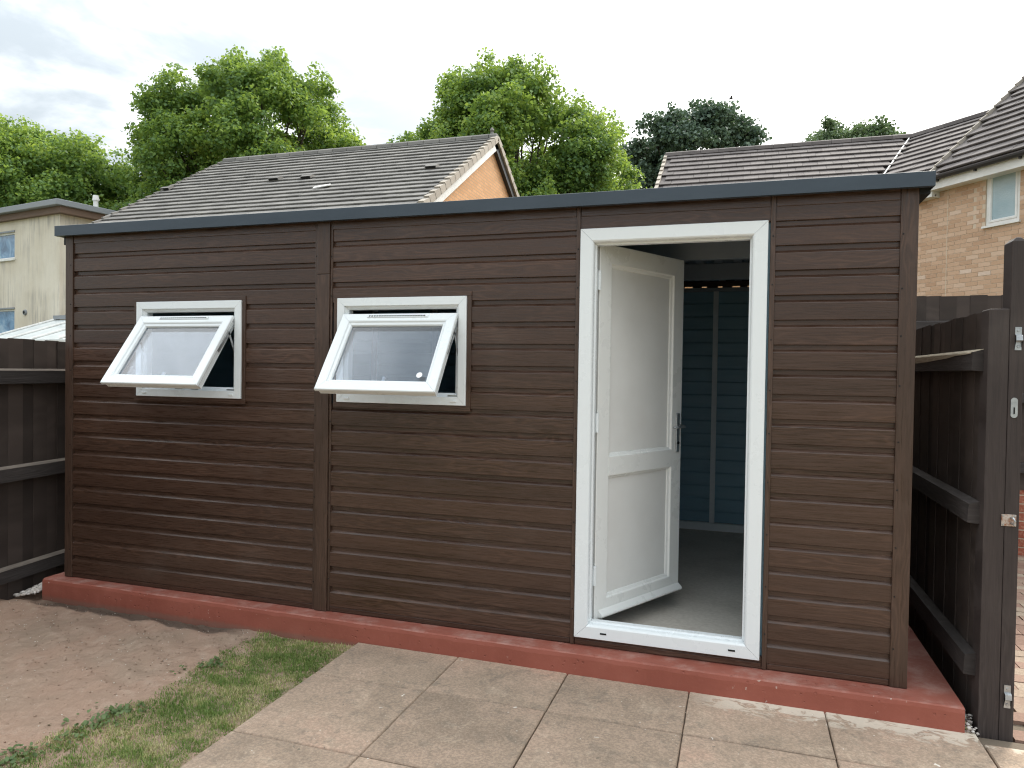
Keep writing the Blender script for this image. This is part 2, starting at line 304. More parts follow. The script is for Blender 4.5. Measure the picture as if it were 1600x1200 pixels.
# ------------------------------------------------------------------ builders
ORG = {}
def tag(o, label=None, cat=None, group=None, kind=None):
    for k, v in (('label', label), ('category', cat), ('group', group), ('kind', kind)):
        if v: o[k] = v
    return o
def empty(name, loc, label, cat, group=None):
    o = bpy.data.objects.new(name, None); COL.objects.link(o); o.location = loc; o.empty_display_size = .1
    ORG[o.name] = Vector(loc); return tag(o, label, cat, group)
def link(name, me, parent, loc=None, rot=None):
    o = bpy.data.objects.new(name, me); COL.objects.link(o)
    po = ORG[parent.name] if parent else Vector((0, 0, 0))
    lw = Vector(loc) if loc is not None else po.copy()
    o.parent = parent; ORG[o.name] = lw
    if rot is not None:
        mm = rot.to_4x4(); mm.translation = lw - po; o.matrix_local = mm
    else: o.location = lw - po
    return o
class MB:
    def __init__(s): s.v = []; s.f = []
    def add(s, vs, fs):
        k = len(s.v); s.v += [tuple(p) for p in vs]; s.f += [tuple(i + k for i in f) for f in fs]; return s
    def box(s, x0, x1, y0, y1, z0, z1, fn=None):
        vs = [(x, y, z) for z in (z0, z1) for y in (y0, y1) for x in (x0, x1)]
        if fn: vs = [fn(*p) for p in vs]
        return s.add(vs, [(0, 2, 3, 1), (4, 5, 7, 6), (0, 1, 5, 4), (2, 6, 7, 3), (0, 4, 6, 2), (1, 3, 7, 5)])
    def prism(s, prof, a0, a1, fn):
        """closed profile (p,q) swept from a0 to a1; fn(a,p,q)->xyz"""
        n = len(prof); vs = [fn(a, p, q) for a in (a0, a1) for p, q in prof]
        fs = [(i, (i + 1) % n, n + (i + 1) % n, n + i) for i in range(n)] + [tuple(range(n))[::-1], tuple(range(n, 2 * n))]
        return s.add(vs, fs)
    def tube(s, pts, radii, n=8, caps=True):
        rings = []
        for i, p in enumerate(pts):
            p = Vector(p); a = Vector(pts[max(i - 1, 0)]); c = Vector(pts[min(i + 1, len(pts) - 1)])
            d = (c - a).normalized(); u = d.orthogonal().normalized(); w = d.cross(u)
            if i and (u.dot(pu) < .0): u = -u; w = -w
            if i:
                u = (pu - d * pu.dot(d)).normalized(); w = d.cross(u)
            pu = u
            rings.append([p + (u * math.cos(2 * math.pi * k / n) + w * math.sin(2 * math.pi * k / n)) * radii[i] for k in range(n)])
        vs = [q for r in rings for q in r]; fs = []
        for i in range(len(pts) - 1):
            for k in range(n):
                fs.append((i * n + k, i * n + (k + 1) % n, (i + 1) * n + (k + 1) % n, (i + 1) * n + k))
        if caps: fs += [tuple(range(n))[::-1], tuple(range((len(pts) - 1) * n, len(pts) * n))]
        return s.add(vs, fs)
    def mesh(s, name, m, org=(0, 0, 0)):
        me = bpy.data.meshes.new(name); o = Vector(org)
        me.from_pydata([tuple(Vector(p) - o) for p in s.v], [], s.f); me.materials.append(m)
        import bmesh
        bm = bmesh.new(); bm.from_mesh(me); bmesh.ops.recalc_face_normals(bm, faces=bm.faces); bm.to_mesh(me); bm.free()
        return me
    def build(s, name, m, parent=None, org=None, bevel=0.0, seg=2, smooth=False):
        lw = org if org is not None else (ORG[parent.name] if parent else (0, 0, 0))
        me = s.mesh(name, m, lw); o = link(name, me, parent, lw)
        if bevel:
            bv = o.modifiers.new('bevel', 'BEVEL'); bv.width = bevel; bv.segments = seg; bv.limit_method = 'ANGLE'; bv.angle_limit = math.radians(40)
            bv.harden_normals = False
        if smooth:
            for p in me.polygons: p.use_smooth = True
        return o
def ring(mb, w, h, prof, fn, gap=.0006):
    """four mitred bars round a w x h rectangle; prof = closed (t inward, n outward); fn(u,v,n)->xyz"""
    k = len(prof)
    def side(L, place):
        vs = []
        for end in (0, 1):
            for t_, n_ in prof:
                a = t_ + gap if end == 0 else L - t_ - gap
                vs.append(fn(*place(a, t_), n_))
        fs = [(i, (i + 1) % k, k + (i + 1) % k, k + i) for i in range(k)] + [tuple(range(k))[::-1], tuple(range(k, 2 * k))]
        mb.add(vs, fs)
    side(w, lambda a, t_: (a, t_)); side(w, lambda a, t_: (a, h - t_))
    side(h, lambda a, t_: (t_, a)); side(h, lambda a, t_: (w - t_, a))
    return mb
def np_mesh(name, verts, faces, m, parent=None, org=(0, 0, 0)):
    """faces: (n,k) array of equal-size polygons"""
    verts = np.asarray(verts, np.float32) - np.asarray(org, np.float32); faces = np.asarray(faces, np.int32)
    me = bpy.data.meshes.new(name); n, k = faces.shape
    me.vertices.add(len(verts)); me.vertices.foreach_set('co', verts.ravel())
    me.loops.add(n * k); me.loops.foreach_set('vertex_index', faces.ravel())
    me.polygons.add(n); me.polygons.foreach_set('loop_start', np.arange(0, n * k, k, dtype=np.int32))
    me.update(calc_edges=True); me.validate(); me.materials.append(m)
    return link(name, me, parent, org)
def vnoise(x, y, seed=0):
    """cheap smooth 2-D value noise for displacing meshes"""
    r = np.random.default_rng(seed); T = r.random((64, 64))
    xi = np.floor(x).astype(int); yi = np.floor(y).astype(int); fx = x - xi; fy = y - yi
    fx = fx * fx * (3 - 2 * fx); fy = fy * fy * (3 - 2 * fy)
    g = lambda a, b_: T[a % 64, b_ % 64]
    return (g(xi, yi) * (1 - fx) + g(xi + 1, yi) * fx) * (1 - fy) + (g(xi, yi + 1) * (1 - fx) + g(xi + 1, yi + 1) * fx) * fy

# ================================================================== ground
gmb = MB(); gmb.add([(-400, -400, -.17), (400, -400, -.17), (400, 600, -.17), (-400, 600, -.17)], [(0, 1, 2, 3)])
tag(gmb.build('ground', MT['ground']), kind='structure')
# bare soil bed between fence and patio
xs = np.arange(-.62, 2.275, .0125); ys = np.arange(-3.4, .32, .0125); XX, YY = np.meshgrid(xs, ys, indexing='ij')
ZZ = -.128 + .016 * (vnoise(XX * 3, YY * 3, 1) - .5) + .012 * (vnoise(XX * 9, YY * 9, 2) - .5) + .007 * (vnoise(XX * 26, YY * 26, 3) - .5)
ZZ += .005 * np.sin((XX * .6 + YY * 1.0) * 34 + 5 * vnoise(XX * 2.2, YY * 2.2, 4)) * (vnoise(XX * 2.5, YY * 2.5, 5) > .45)
dd = np.clip((YY + .20) / .09, 0, 1); ZZ -= .018 * dd * np.clip((1.55 - XX) / .3, 0, 1)
ZZ -= .012 * np.clip((XX - 1.5) / .3, 0, 1)
U1 = XX * .80 + YY * .60; U2 = -XX * .60 + YY * .80; wob = vnoise(XX * 4, YY * 4, 6) * 1.6
ZZ += .0045 * (vnoise(U1 * 5 + wob, U2 * 38 + wob * 3, 7) - .5) + .0025 * (vnoise(U1 * 60 + wob * 2, U2 * 9 + wob, 8) - .5)
idx = np.arange(XX.size).reshape(XX.shape)
fc = np.stack([idx[:-1, :-1], idx[1:, :-1], idx[1:, 1:], idx[:-1, 1:]], -1).reshape(-1, 4)
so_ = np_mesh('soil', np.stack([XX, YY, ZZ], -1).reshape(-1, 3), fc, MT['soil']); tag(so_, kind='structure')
for p in so_.data.polygons: p.use_smooth = True
# patio: bed + concrete flags
PX = [2.262, 2.862, 3.456, 4.052, 4.648, 5.244, 5.84, 6.44]; PY = [-.102, -.535, -1.135, -1.735, -2.335, -2.935, -3.535, -4.135, -4.735]
pm = MB().box(2.27, 6.43, -4.73, -.11, -.165, -.122); patio = tag(pm.build('patio', MT['joint']), kind='structure')
def flag(x0, x1, y0, y1):
    cx, cy = (x0 + x1) / 2, (y0 + y1) / 2; g = .0016; mb = MB()
    n = 7; pts = []
    for (ax, ay, bx, by) in ((x0, y0, x1, y0), (x1, y0, x1, y1), (x1, y1, x0, y1), (x0, y1, x0, y0)):
        for i in range(n):
            q = i / n; pts.append((ax + (bx - ax) * q, ay + (by - ay) * q))
    pr = []
    for (x, y) in pts:
        sx = (1 if x > cx else -1); sy = (1 if y > cy else -1)
        j = random.uniform(0, .0018)
        pr.append((x - (cx and sx) * (g + j) if abs(x - cx) > (x1 - x0) / 2 - .001 else x, y - sy * (g * 2 + j) if abs(y - cy) > (y1 - y0) / 2 - .001 else y))
    tz = random.uniform(-.002, .002); ta = random.uniform(-.003, .003); tb = random.uniform(-.003, .003)
    k = len(pr); hz = lambda x, y: -.106 + tz + ta * (x - cx) + tb * (y - cy)
    vs = [(x, y, -.15) for x, y in pr] + [(x, y, hz(x, y) - .005) for x, y in pr] + [(cx + (x - cx) * .988, cy + (y - cy) * .988, hz(x, y)) for x, y in pr]
    fs = [(i, (i + 1) % k, k + (i + 1) % k, k + i) for i in range(k)] + [(k + i, k + (i + 1) % k, 2 * k + (i + 1) % k, 2 * k + i) for i in range(k)] + [tuple(range(2 * k, 3 * k))]
    mb.add(vs, fs); mb.build('paving_slab', MT['flag'], patio, (cx, cy, -.106))
for i in range(len(PX) - 1):
    for j in range(len(PY) - 1):
        if i >= 5 and j == 0: flag(PX[i], PX[i + 1], PY[1], -.205 if i == 5 else -.30)
        else: flag(PX[i], PX[i + 1], PY[j + 1], PY[j])
# block-paved drive beyond the side fence
dm = MB().box(5.39, 8.6, -.10, 3.58, -.168, -.131); drive = tag(dm.build('driveway', MT['joint']), kind='structure')
pvm = MB().box(-.098, .098, -.048, .048, -.05, 0).mesh('paver', MT['paver'])
cnt = 0
for j in range(38):
    for i in range(9):
        x = 5.49 + i * .2 + (.1 if j % 2 else 0); y = -.05 + j * .0975
        if x > 7.1 or x < 5.36 + .30 * max(0, y - .6) * .5 - .05: continue
        o = link('paver', pvm, drive, (x, y, -.116 + random.uniform(-.003, .003)), Matrix.Rotation(random.uniform(-.02, .02), 3, 'Z')); cnt += 1

# ================================================================== concrete plinth
mb = MB(); secs = np.arange(-.095, 5.2001, .0245); prof_n = 9; vs = []
for i, x in enumerate(secs):
    fy = -.085 - .043 * (x + .1) / 5.3 + .002 * (vnoise(np.array([x * 6]), np.array([.5]), 11)[0] - .5)
    ch = .010 + .010 * vnoise(np.array([x * 14]), np.array([.3]), 12)[0]; j = random.uniform(-.0012, .0012)
    pr = [(3.20, -.2), (fy + .003, -.2), (fy + j, -.10), (fy, -ch - .01), (fy + ch * .25, -ch * .45), (fy + ch * .8, -ch * .08), (fy + .05, .0), (1.0, .0), (3.20, .0)]
    vs += [(x, y, z) for y, z in pr]
n = len(secs); fs = []
for i in range(n - 1):
    for k in range(prof_n): fs.append((i * prof_n + k, (i + 1) * prof_n + k, (i + 1) * prof_n + (k + 1) % prof_n, i * prof_n + (k + 1) % prof_n))
fs += [tuple(range(prof_n)), tuple(range((n - 1) * prof_n, n * prof_n))[::-1]]
mb.add(vs, fs)
pl = mb.build('concrete_plinth', MT['red']); tag(pl, 'red painted concrete plinth slab under the brown shed', 'plinth')

# ================================================================== garden shed
shed = empty('garden_shed', (2.5, 1.5, 0), 'brown woodgrain clad garden shed with white windows and open white door', 'shed')
P_ = .1172; GZ = [.147 + P_ * k for k in range(18)]
ident = lambda x, y, z: (x, y, z)
def board(x0, x1, z0, h=P_, name='cladding_board', first=False):
    j = random.uniform(-.0007, .0007)
    pr = [(.0265, 0.0), (.0060 + j, 0.0), (.0035 + j, .0022), (.0030 + j, h - .0375), (.0040 + j, h - .0355), (.0165 + j, h - .0240), (.0180 + j, h - .0225), (.0180 + j, h), (.0265, h)]
    cx = x0
    mb = MB().prism(pr, x0, x1, lambda a, p, q: (a, p, z0 + q))
    return mb.build(name, MT['clad'], shed, (cx, 0, z0))
rows = [(.031, .116)] + [(z, P_) for z in GZ[:-1]]
WIN_A, WIN_B, WW, WZ0, WZ1 = .600, 2.051, .793, 1.219, 1.812
for z, h in rows:
    cut = z > 1.15 and z < 1.70
    if cut:
        board(.062, .582, z, h); board(1.412, 1.902, z, h); board(2.864, 3.440, z, h)
    else:
        board(.062, 1.902, z, h); board(2.005, 3.440, z, h)
    board(4.402, 4.928, z, h)
for x0, x1 in ((.062, 1.902), (2.005, 3.440), (3.462, 4.378), (4.402, 4.928)):
    pr = [(.0245, 0), (.0085, 0), (.006, .0025), (.0055, .12), (.0245, .12)]
    MB().prism(pr, x0, x1, lambda a, p, q: (a, p, 2.1385 + q)).build('cladding_board', MT['clad'], shed, (x0, 0, 2.1385))
    MB().box(x0 + .002, x1 - .002, .001, .02, 2.207, 2.262).build('head_trim', MT['clad'], shed, (x0, 0, 2.2), .0015)
    MB().box(x0 + .001, x1 - .001, .004, .0245, .004, .0305).build('base_trim', MT['clad'], shed, (x0, 0, 0), .002)
MB().box(3.462, 4.378, .002, .0245, .0315, .060).build('base_trim', MT['clad'], shed, (3.46, 0, 0), .002)
def vtrim(x0, x1, y0, z0=.003, z1=2.262, name='corner_trim'):
    return MB().box(x0, x1, y0, .03, z0, z1).build(name, MT['clad_v'], shed, (x0, 0, z0), .0025)
vtrim(.0, .062, -.004); vtrim(4.928, 5.0, -.004)
MB().box(4.99, 5.0005, .0, 3.12, .003, 2.262)  # (side walls below)
for z0, z1 in ((.003, 1.951), (1.953, 2.262)): vtrim(1.915, 1.998, -.010, z0, z1, 'cover_strip')
vtrim(1.897, 1.9149, -.001, name='edge_channel'); vtrim(1.9981, 2.012, -.001, name='edge_channel')
vtrim(3.4405, 3.4615, -.003, name='edge_channel'); vtrim(4.3785, 4.4015, -.003, name='edge_channel')
# screws on the trims
mb = MB()
for x in (.045, 1.906, 2.006, 3.4515, 4.39, 4.94):
    for z in np.arange(.18, 2.2, .235):
        zz = z + random.uniform(-.02, .02); y = -.004 if x in (.045, 4.94) else (-.003 if x > 3 else -.001)
        mb.tube([(x, y + .002, zz), (x, y - .0025, zz)], [.0042, .0032], 8)
sc = mb.build('trim_screws', MT['black'], shed); sc['kind'] = 'stuff'
# side and back walls, floor, roof
MB().box(0.0, .03, .031, 3.12, .003, 2.262).build('side_wall', MT['clad'], shed, (0, 1.5, 0))
MB().box(4.97, 5.0, .031, 3.12, .003, 2.262).build('side_wall', MT['clad'], shed, (5, 1.5, 0))
mb = MB().box(.031, 4.969, 3.09, 3.12, .003, 2.183)
xx0 = .031
slots = [x for x in np.arange(.34, 4.9, .138)]
for x in slots:
    wsl = .030 + .012 * math.sin(x * 9); mb.box(xx0, x - wsl, 3.09, 3.12, 2.183, 2.202); xx0 = x + wsl
mb.box(xx0, 4.969, 3.09, 3.12, 2.183, 2.202).box(.031, 4.969, 3.09, 3.12, 2.202, 2.245)
mb.build('back_wall', MT['clad'], shed, (2.5, 3.1, 0))
MB().box(-.02, 5.04, 3.122, 3.15, 2.212, 2.31).build('eaves_filler', MT['black'], shed, (2.5, 3.13, 2.2))
for k in range(18):
    z0 = .075 + k * P_
    if k == 17: break
    pr = [(3.0885, 0), (3.072, 0), (3.070, .0025), (3.070, P_ - .030), (3.082, P_ - .018), (3.082, P_), (3.0885, P_)]
    MB().prism(pr, .04, 4.96, lambda a, p, q: (a, p, z0 + q)).build('lining_board', MT['lining'], shed, (.04, 3.08, z0))
MB().box(.04, 4.96, 3.072, 3.0885, .0755 + 17 * P_ , 2.150).build('lining_board', MT['lining'], shed, (.04, 3.08, 2.1))
for x in (.62, 1.30, 2.0, 2.68, 3.36, 4.035, 4.70):
    MB().box(x - .022, x + .022, 3.03, 3.0695, .074, 2.15).build('stud', MT['stud'], shed, (x, 3.05, 0), .002)
MB().box(.04, 4.96, 3.02, 3.0695, .006, .0735).build('sole_plate', MT['stud'], shed, (.04, 3.05, 0), .002)
MB().box(.04, 4.96, 3.02, 3.0695, 2.1505, 2.182).build('wall_plate', MT['ceiling'], shed, (.04, 3.05, 2.2), .002)
MB().box(.031, .045, .035, 3.06, .006, 2.24).build('side_lining', MT['lining'], shed, (.03, 1.5, 0))
MB().box(4.955, 4.969, .035, 3.06, .006, 2.24).build('side_lining', MT['lining'], shed, (4.96, 1.5, 0))
# inner skin of the front wall, with the openings left free
mb = MB()
for x0, x1, z0, z1 in ((.046, .64, .006, 2.24), (.64, 1.353, .006, 1.26), (.64, 1.353, 1.772, 2.24), (1.353, 2.091, .006, 2.24), (2.091, 2.804, .006, 1.26), (2.091, 2.804, 1.772, 2.24), (2.804, 3.50, .006, 2.24), (3.50, 4.33, 2.10, 2.24), (4.33, 4.954, .006, 2.24)):
    mb.box(x0, x1, .0275, .034, z0, z1)
mb.build('front_lining', MT['lining'], shed)
MB().box(.046, 4.954, .036, .09, 2.155, 2.245).build('header_beam', MT['ceiling'], shed, (2.5, .06, 2.2), .003)
for y in (1.05, 2.05): MB().box(.046, 4.954, y, y + .06, 2.13, 2.252).build('purlin', MT['ceiling'], shed, (2.5, y, 2.2), .003)
MB().box(.046, 4.954, .026, 3.019, .0015, .0055).build('floor', MT['floor'], shed, (2.5, 1.5, 0))
# ribbed roof sheet
prof = []; x = -.035
top = []
while x < 5.04:
    for dx, dz in ((0, 0), (.02, .0), (.035, .028), (.085, .028), (.10, .0)): top.append((x + dx, dz))
    x += .1375
top = [p for p in top if p[0] < 5.04]
mb = MB()
for i in range(len(top) - 1):
    (a, za), (c, zc_) = top[i], top[i + 1]
    if c - a < 1e-5: continue
    mb.add([(a, -.05, 2.268 + za), (c, -.05, 2.268 + zc_), (c, 3.155, 2.262 + zc_), (a, 3.155, 2.262 + za), (a, -.05, 2.258 + za), (c, -.05, 2.258 + zc_), (c, 3.155, 2.252 + zc_), (a, 3.155, 2.252 + za)],
           [(0, 1, 2, 3), (4, 7, 6, 5), (0, 4, 5, 1), (2, 6, 7, 3)])
mb.build('roof_sheet', MT['ceiling'], shed, (2.5, 1.5, 2.26))
# anthracite eaves flashing, folded
pr = [(-.064, 2.247), (-.064, 2.311), (-.062, 2.3125), (.10, 2.318), (.10, 2.3165), (-.060, 2.311), (-.0615, 2.249), (-.040, 2.2475), (-.040, 2.2455)]
MB().prism(pr, -.024, 5.047, lambda a, p, q: (a, p, q)).build('eaves_flashing', MT['anthracite'], shed, (2.5, 0, 2.3))
for x0, x1 in ((-.0255, -.0235), (5.0465, 5.049)):
    MB().box(x0, x1, -.064, 3.15, 2.247, 2.312).build('verge_flashing', MT['anthracite'], shed, (x0, 1.5, 2.3))
MB().box(-.022, 5.045, -.0385, .0005, 2.263, 2.2665).build('soffit_strip', MT['black'], shed, (2.5, 0, 2.26))
MB().box(5.002, 5.045, .002, 3.14, 2.228, 2.262).build('side_soffit', MT['black'], shed, (5.02, 1.5, 2.2))
MB().box(-.021, -.001, .002, 3.14, 2.20, 2.262).build('side_soffit', MT['black'], shed, (-.01, 1.5, 2.2))

# --- windows (top hung, pushed open)
FR = [(0, -.055), (0, .011), (.002, .013), (.044, .013), (.047, .010), (.047, .002), (.053, .000), (.066, -.010), (.066, -.055)]
SA = [(.010, -.058), (.010, -.022), (0, -.020), (0, -.004), (.004, 0), (.048, 0), (.054, -.003), (.058, -.010), (.070, -.014), (.074, -.022), (.074, -.034), (.066, -.040), (.062, -.058)]
def window(x0, ang, sticker):
    z0, w, h = WZ0, WW, WZ1 - WZ0
    mb = ring(MB(), w, h, FR, lambda u, v, n_: (x0 + u, -n_, z0 + v), .0007)
    win = mb.build('window', MT['upvc'], shed, (x0 + w / 2, 0, z0))
    for (a, b_, c, d_) in ((x0 - .026, x0 + w + .026, WZ1 + .0015, WZ1 + .026), (x0 - .026, x0 + w + .026, z0 - .031, z0 - .0015)):
        MB().box(a, b_, -.0035, .022, c, d_).build('surround_strip', MT['clad'], win, (a, 0, c), .0015)
    for a, b_ in ((x0 - .026, x0 - .0015), (x0 + w + .0015, x0 + w + .026)):
        MB().box(a, b_, -.0032, .022, z0 - .0012, WZ1 + .0012).build('surround_strip', MT['clad_v'], win, (a, 0, z0), .0015)
    # inner black seal and dark sill
    s0 = x0 + .047; sw, sh = w - .094, .512; yt, zt = -.024, 1.722; ca, sa = math.cos(ang), math.sin(ang)
    T = lambda u, v, n_: (s0 + u, yt - v * sa - n_ * ca, zt - v * ca + n_ * sa)
    sash = ring(MB(), sw, sh, SA, T, .0006).build('sash', MT['upvc'], win, (s0 + sw / 2, yt, zt))
    MB().box(.060, sw - .060, .060, sh - .060, -.030, -.026, T).box(.060, sw - .060, .060, sh - .060, -.050, -.046, T).build('pane', MT['glass'], win, (s0 + sw / 2, yt, zt))
    ring(MB(), sw - .136, sh - .136, [(0, -.0245), (0, -.0215), (.005, -.0225), (.005, -.0245)], lambda u, v, n_: T(u + .068, v + .068, n_), 0).build('glazing_seal', MT['black'], win)
    ring(MB(), sw - .014, sh - .014, [(0, -.0235), (0, -.0275), (.008, -.0275), (.008, -.0235)], lambda u, v, n_: T(u + .007, v + .007, n_), 0).build('weather_seal', MT['black'], win)
    # trickle vent along the top rail
    vb = MB().box(.165, sw - .165, .016, .031, .0, .006, T).build('trickle_vent', MT['upvc'], win, None, .001)
    mb = MB(); k = 22; a0, a1 = .175, sw - .175
    for i in range(k):
        q = a0 + (a1 - a0) * i / k; mb.box(q, q + (a1 - a0) / k * .62, .0195, .0275, .0055, .0068, T)
    mb.build('vent_slots', MT['darkslot'], win)
    # handle inside, stays, drain caps, sticker
    mb = MB().box(sw * .5 - .012, sw * .5 + .012, sh - .062, sh - .046, -.066, -.058, T).box(sw * .5 - .007, sw * .5 + .007, sh - .13, sh - .05, -.082, -.067, T)
    mb.build('handle', MT['upvc'], win, None, .002)
    for sx in (0.005, sw - .005):
        p0 = T(sx, .10, -.034); p1 = (s0 + sx, .006, zt - .23); p2 = T(sx, .25, -.034); p3 = (s0 + sx, .006, zt - .05)
        def bar(mb, a, b_, hw=.008):
            a, b_ = Vector(a), Vector(b_); d = (b_ - a).normalized(); nrm = Vector((1, 0, 0)); u = d.cross(nrm) * hw; tt = nrm * .0012
            q = [a - u - tt, a + u - tt, b_ + u - tt, b_ - u - tt, a - u + tt, a + u + tt, b_ + u + tt, b_ - u + tt]
            mb.add(q, [(0, 1, 2, 3), (4, 7, 6, 5), (0, 4, 5, 1), (1, 5, 6, 2), (2, 6, 7, 3), (3, 7, 4, 0)])
        mb = MB(); bar(mb, p3, p2); bar(mb, p0, p1, .007); mb.build('friction_stay', MT['steel'], win)
        MB().box(s0 + sx - .009, s0 + sx + .009, .008, .014, z0 + .07, WZ1 - .07).build('stay_track', MT['steel'], win)
    for u in (.05, w - .085): MB().box(x0 + u, x0 + u + .034, -.0185, -.0125, z0 + .017, z0 + .029).build('drain_cap', MT['upvc'], win, None, .002)
    for u in (.30, .42, w - .105): MB().box(x0 + u, x0 + u + .055, -.0055, -.0015, z0 + .0485, z0 + .0565).build('keep', MT['steel'], win)
    if sticker:
        cc = [T(sw - .125 + .017 * math.cos(a), sh - .118 + .017 * math.sin(a), -.0255) for a in np.linspace(0, 6.283, 20, endpoint=False)]
        c2 = [T(sw - .125 + .017 * math.cos(a), sh - .118 + .017 * math.sin(a), -.0258) for a in np.linspace(0, 6.283, 20, endpoint=False)]
        MB().add(cc + c2, [tuple(range(20)), tuple(range(20, 40))[::-1]] + [(i, (i + 1) % 20, 20 + (i + 1) % 20, 20 + i) for i in range(20)]).build('sticker', MT['sticker'], win)
    return win
window(WIN_A, math.radians(36), False)
window(WIN_B, math.radians(34.5), True)

# --- door frame and leaf
DX0, DX1, DZ0, DZ1 = 3.464, 4.368, .046, 2.141
DFR = [(0, -.060), (0, .012), (.002, .0145), (.060, .0145), (.066, .011), (.070, .004), (.072, -.006), (.072, -.022), (.080, -.024), (.080, -.060)]
df = ring(MB(), DX1 - DX0, DZ1 - DZ0, DFR, lambda u, v, n_: (DX0 + u, -n_, DZ0 + v), .0007).build('door_frame', MT['upvc'], shed, (3.9, 0, .05))
for x in (3.60, 4.225): MB().box(x, x + .032, -.0165, -.0143, .075, .083).build('drain_slot', MT['darkslot'], df)
HX, HY = 3.556, .085; DA = math.radians(62.0); LW, LZ0, LZ1 = .775, .118, 2.075
cu, su = math.cos(DA), math.sin(DA)
D = lambda u, v, n_: (HX + u * cu + n_ * su, HY + u * su - n_ * cu, LZ0 + v)
LH = LZ1 - LZ0
LF = [(0, -.030), (-.010, -.028), (-.010, -.002), (-.006, 0), (.088, 0), (.092, -.002), (.096, -.010), (.108, -.016), (.110, -.020), (.110, -.060), (0, -.060)]
door = ring(MB(), LW, LH, LF, D, .0006).build('door', MT['upvc_cream'], shed, (HX, HY, LZ0))
mz0, mz1 = .742, .846
MR_ = [(mz0 - .016, -.020), (mz0 - .014, -.015), (mz0 - .004, -.010), (mz0, -.002), (mz0 + .004, 0), (mz1 - .004, 0), (mz1, -.002), (mz1 + .004, -.010), (mz1 + .014, -.015), (mz1 + .016, -.020), (mz1 + .016, -.06), (mz0 - .016, -.06)]
MB().prism(MR_, .0895, LW - .0895, lambda a, p, q: D(a, p, q + .0004)).build('mid_rail', MT['upvc_cream'], door)
MB().box(.10, LW - .10, mz1 + .005, LH - .10, -.045, -.0215, D).build('upper_panel', MT['panel'], door)
MB().box(.10, LW - .10, .10, mz0 - .005, -.045, -.0215, D).build('lower_panel', MT['panel'], door)
MB().prism([(.004, 0.0005), (.004, .026), (.012, .030), (.020, .026), (.036, .008), (.040, .0005)], .018, LW + .004, lambda a, p, q: D(a, p, q)).build('weather_bar', MT['upvc_cream'], door)
MB().box(-.0095, -.004, .02, LH - .02, -.05, -.031, D).build('hinge_seal', MT['black'], door)
for v in (.18, .98, 1.72): MB().tube([D(-.018, v, .004), D(-.018, v + .10, .004)], [.009, .009], 12).build('hinge', MT['upvc'], door, smooth=False)
hz = 1.07 - LZ0
for sgn, n0 in ((1, 0.0), (-1, -.060)):
    h = MB().box(LW - .052, LW - .020, hz - .125, hz + .105, n0, n0 + sgn * .009, D).build('handle_plate', MT['steel'], door, None, .003)
    mb = MB(); mb.tube([D(LW - .036, hz + .03, n0 + sgn * .008), D(LW - .036, hz + .03, n0 + sgn * .045), D(LW - .045, hz + .03, n0 + sgn * .055), D(LW - .15, hz + .028, n0 + sgn * .056)], [.009, .009, .009, .0075], 10)
    mb.build('handle', MT['steel'], door, smooth=True)
    MB().tube([D(LW - .036, hz - .07, n0 + sgn * .008), D(LW - .036, hz - .07, n0 + sgn * .014)], [.009, .009], 12).build('lock_cylinder', MT['black'], door)
MB().box(LW + .0098, LW + .0112, hz - .40, hz + .50, -.024, -.008, D).build('lock_strip', MT['steel'], door)

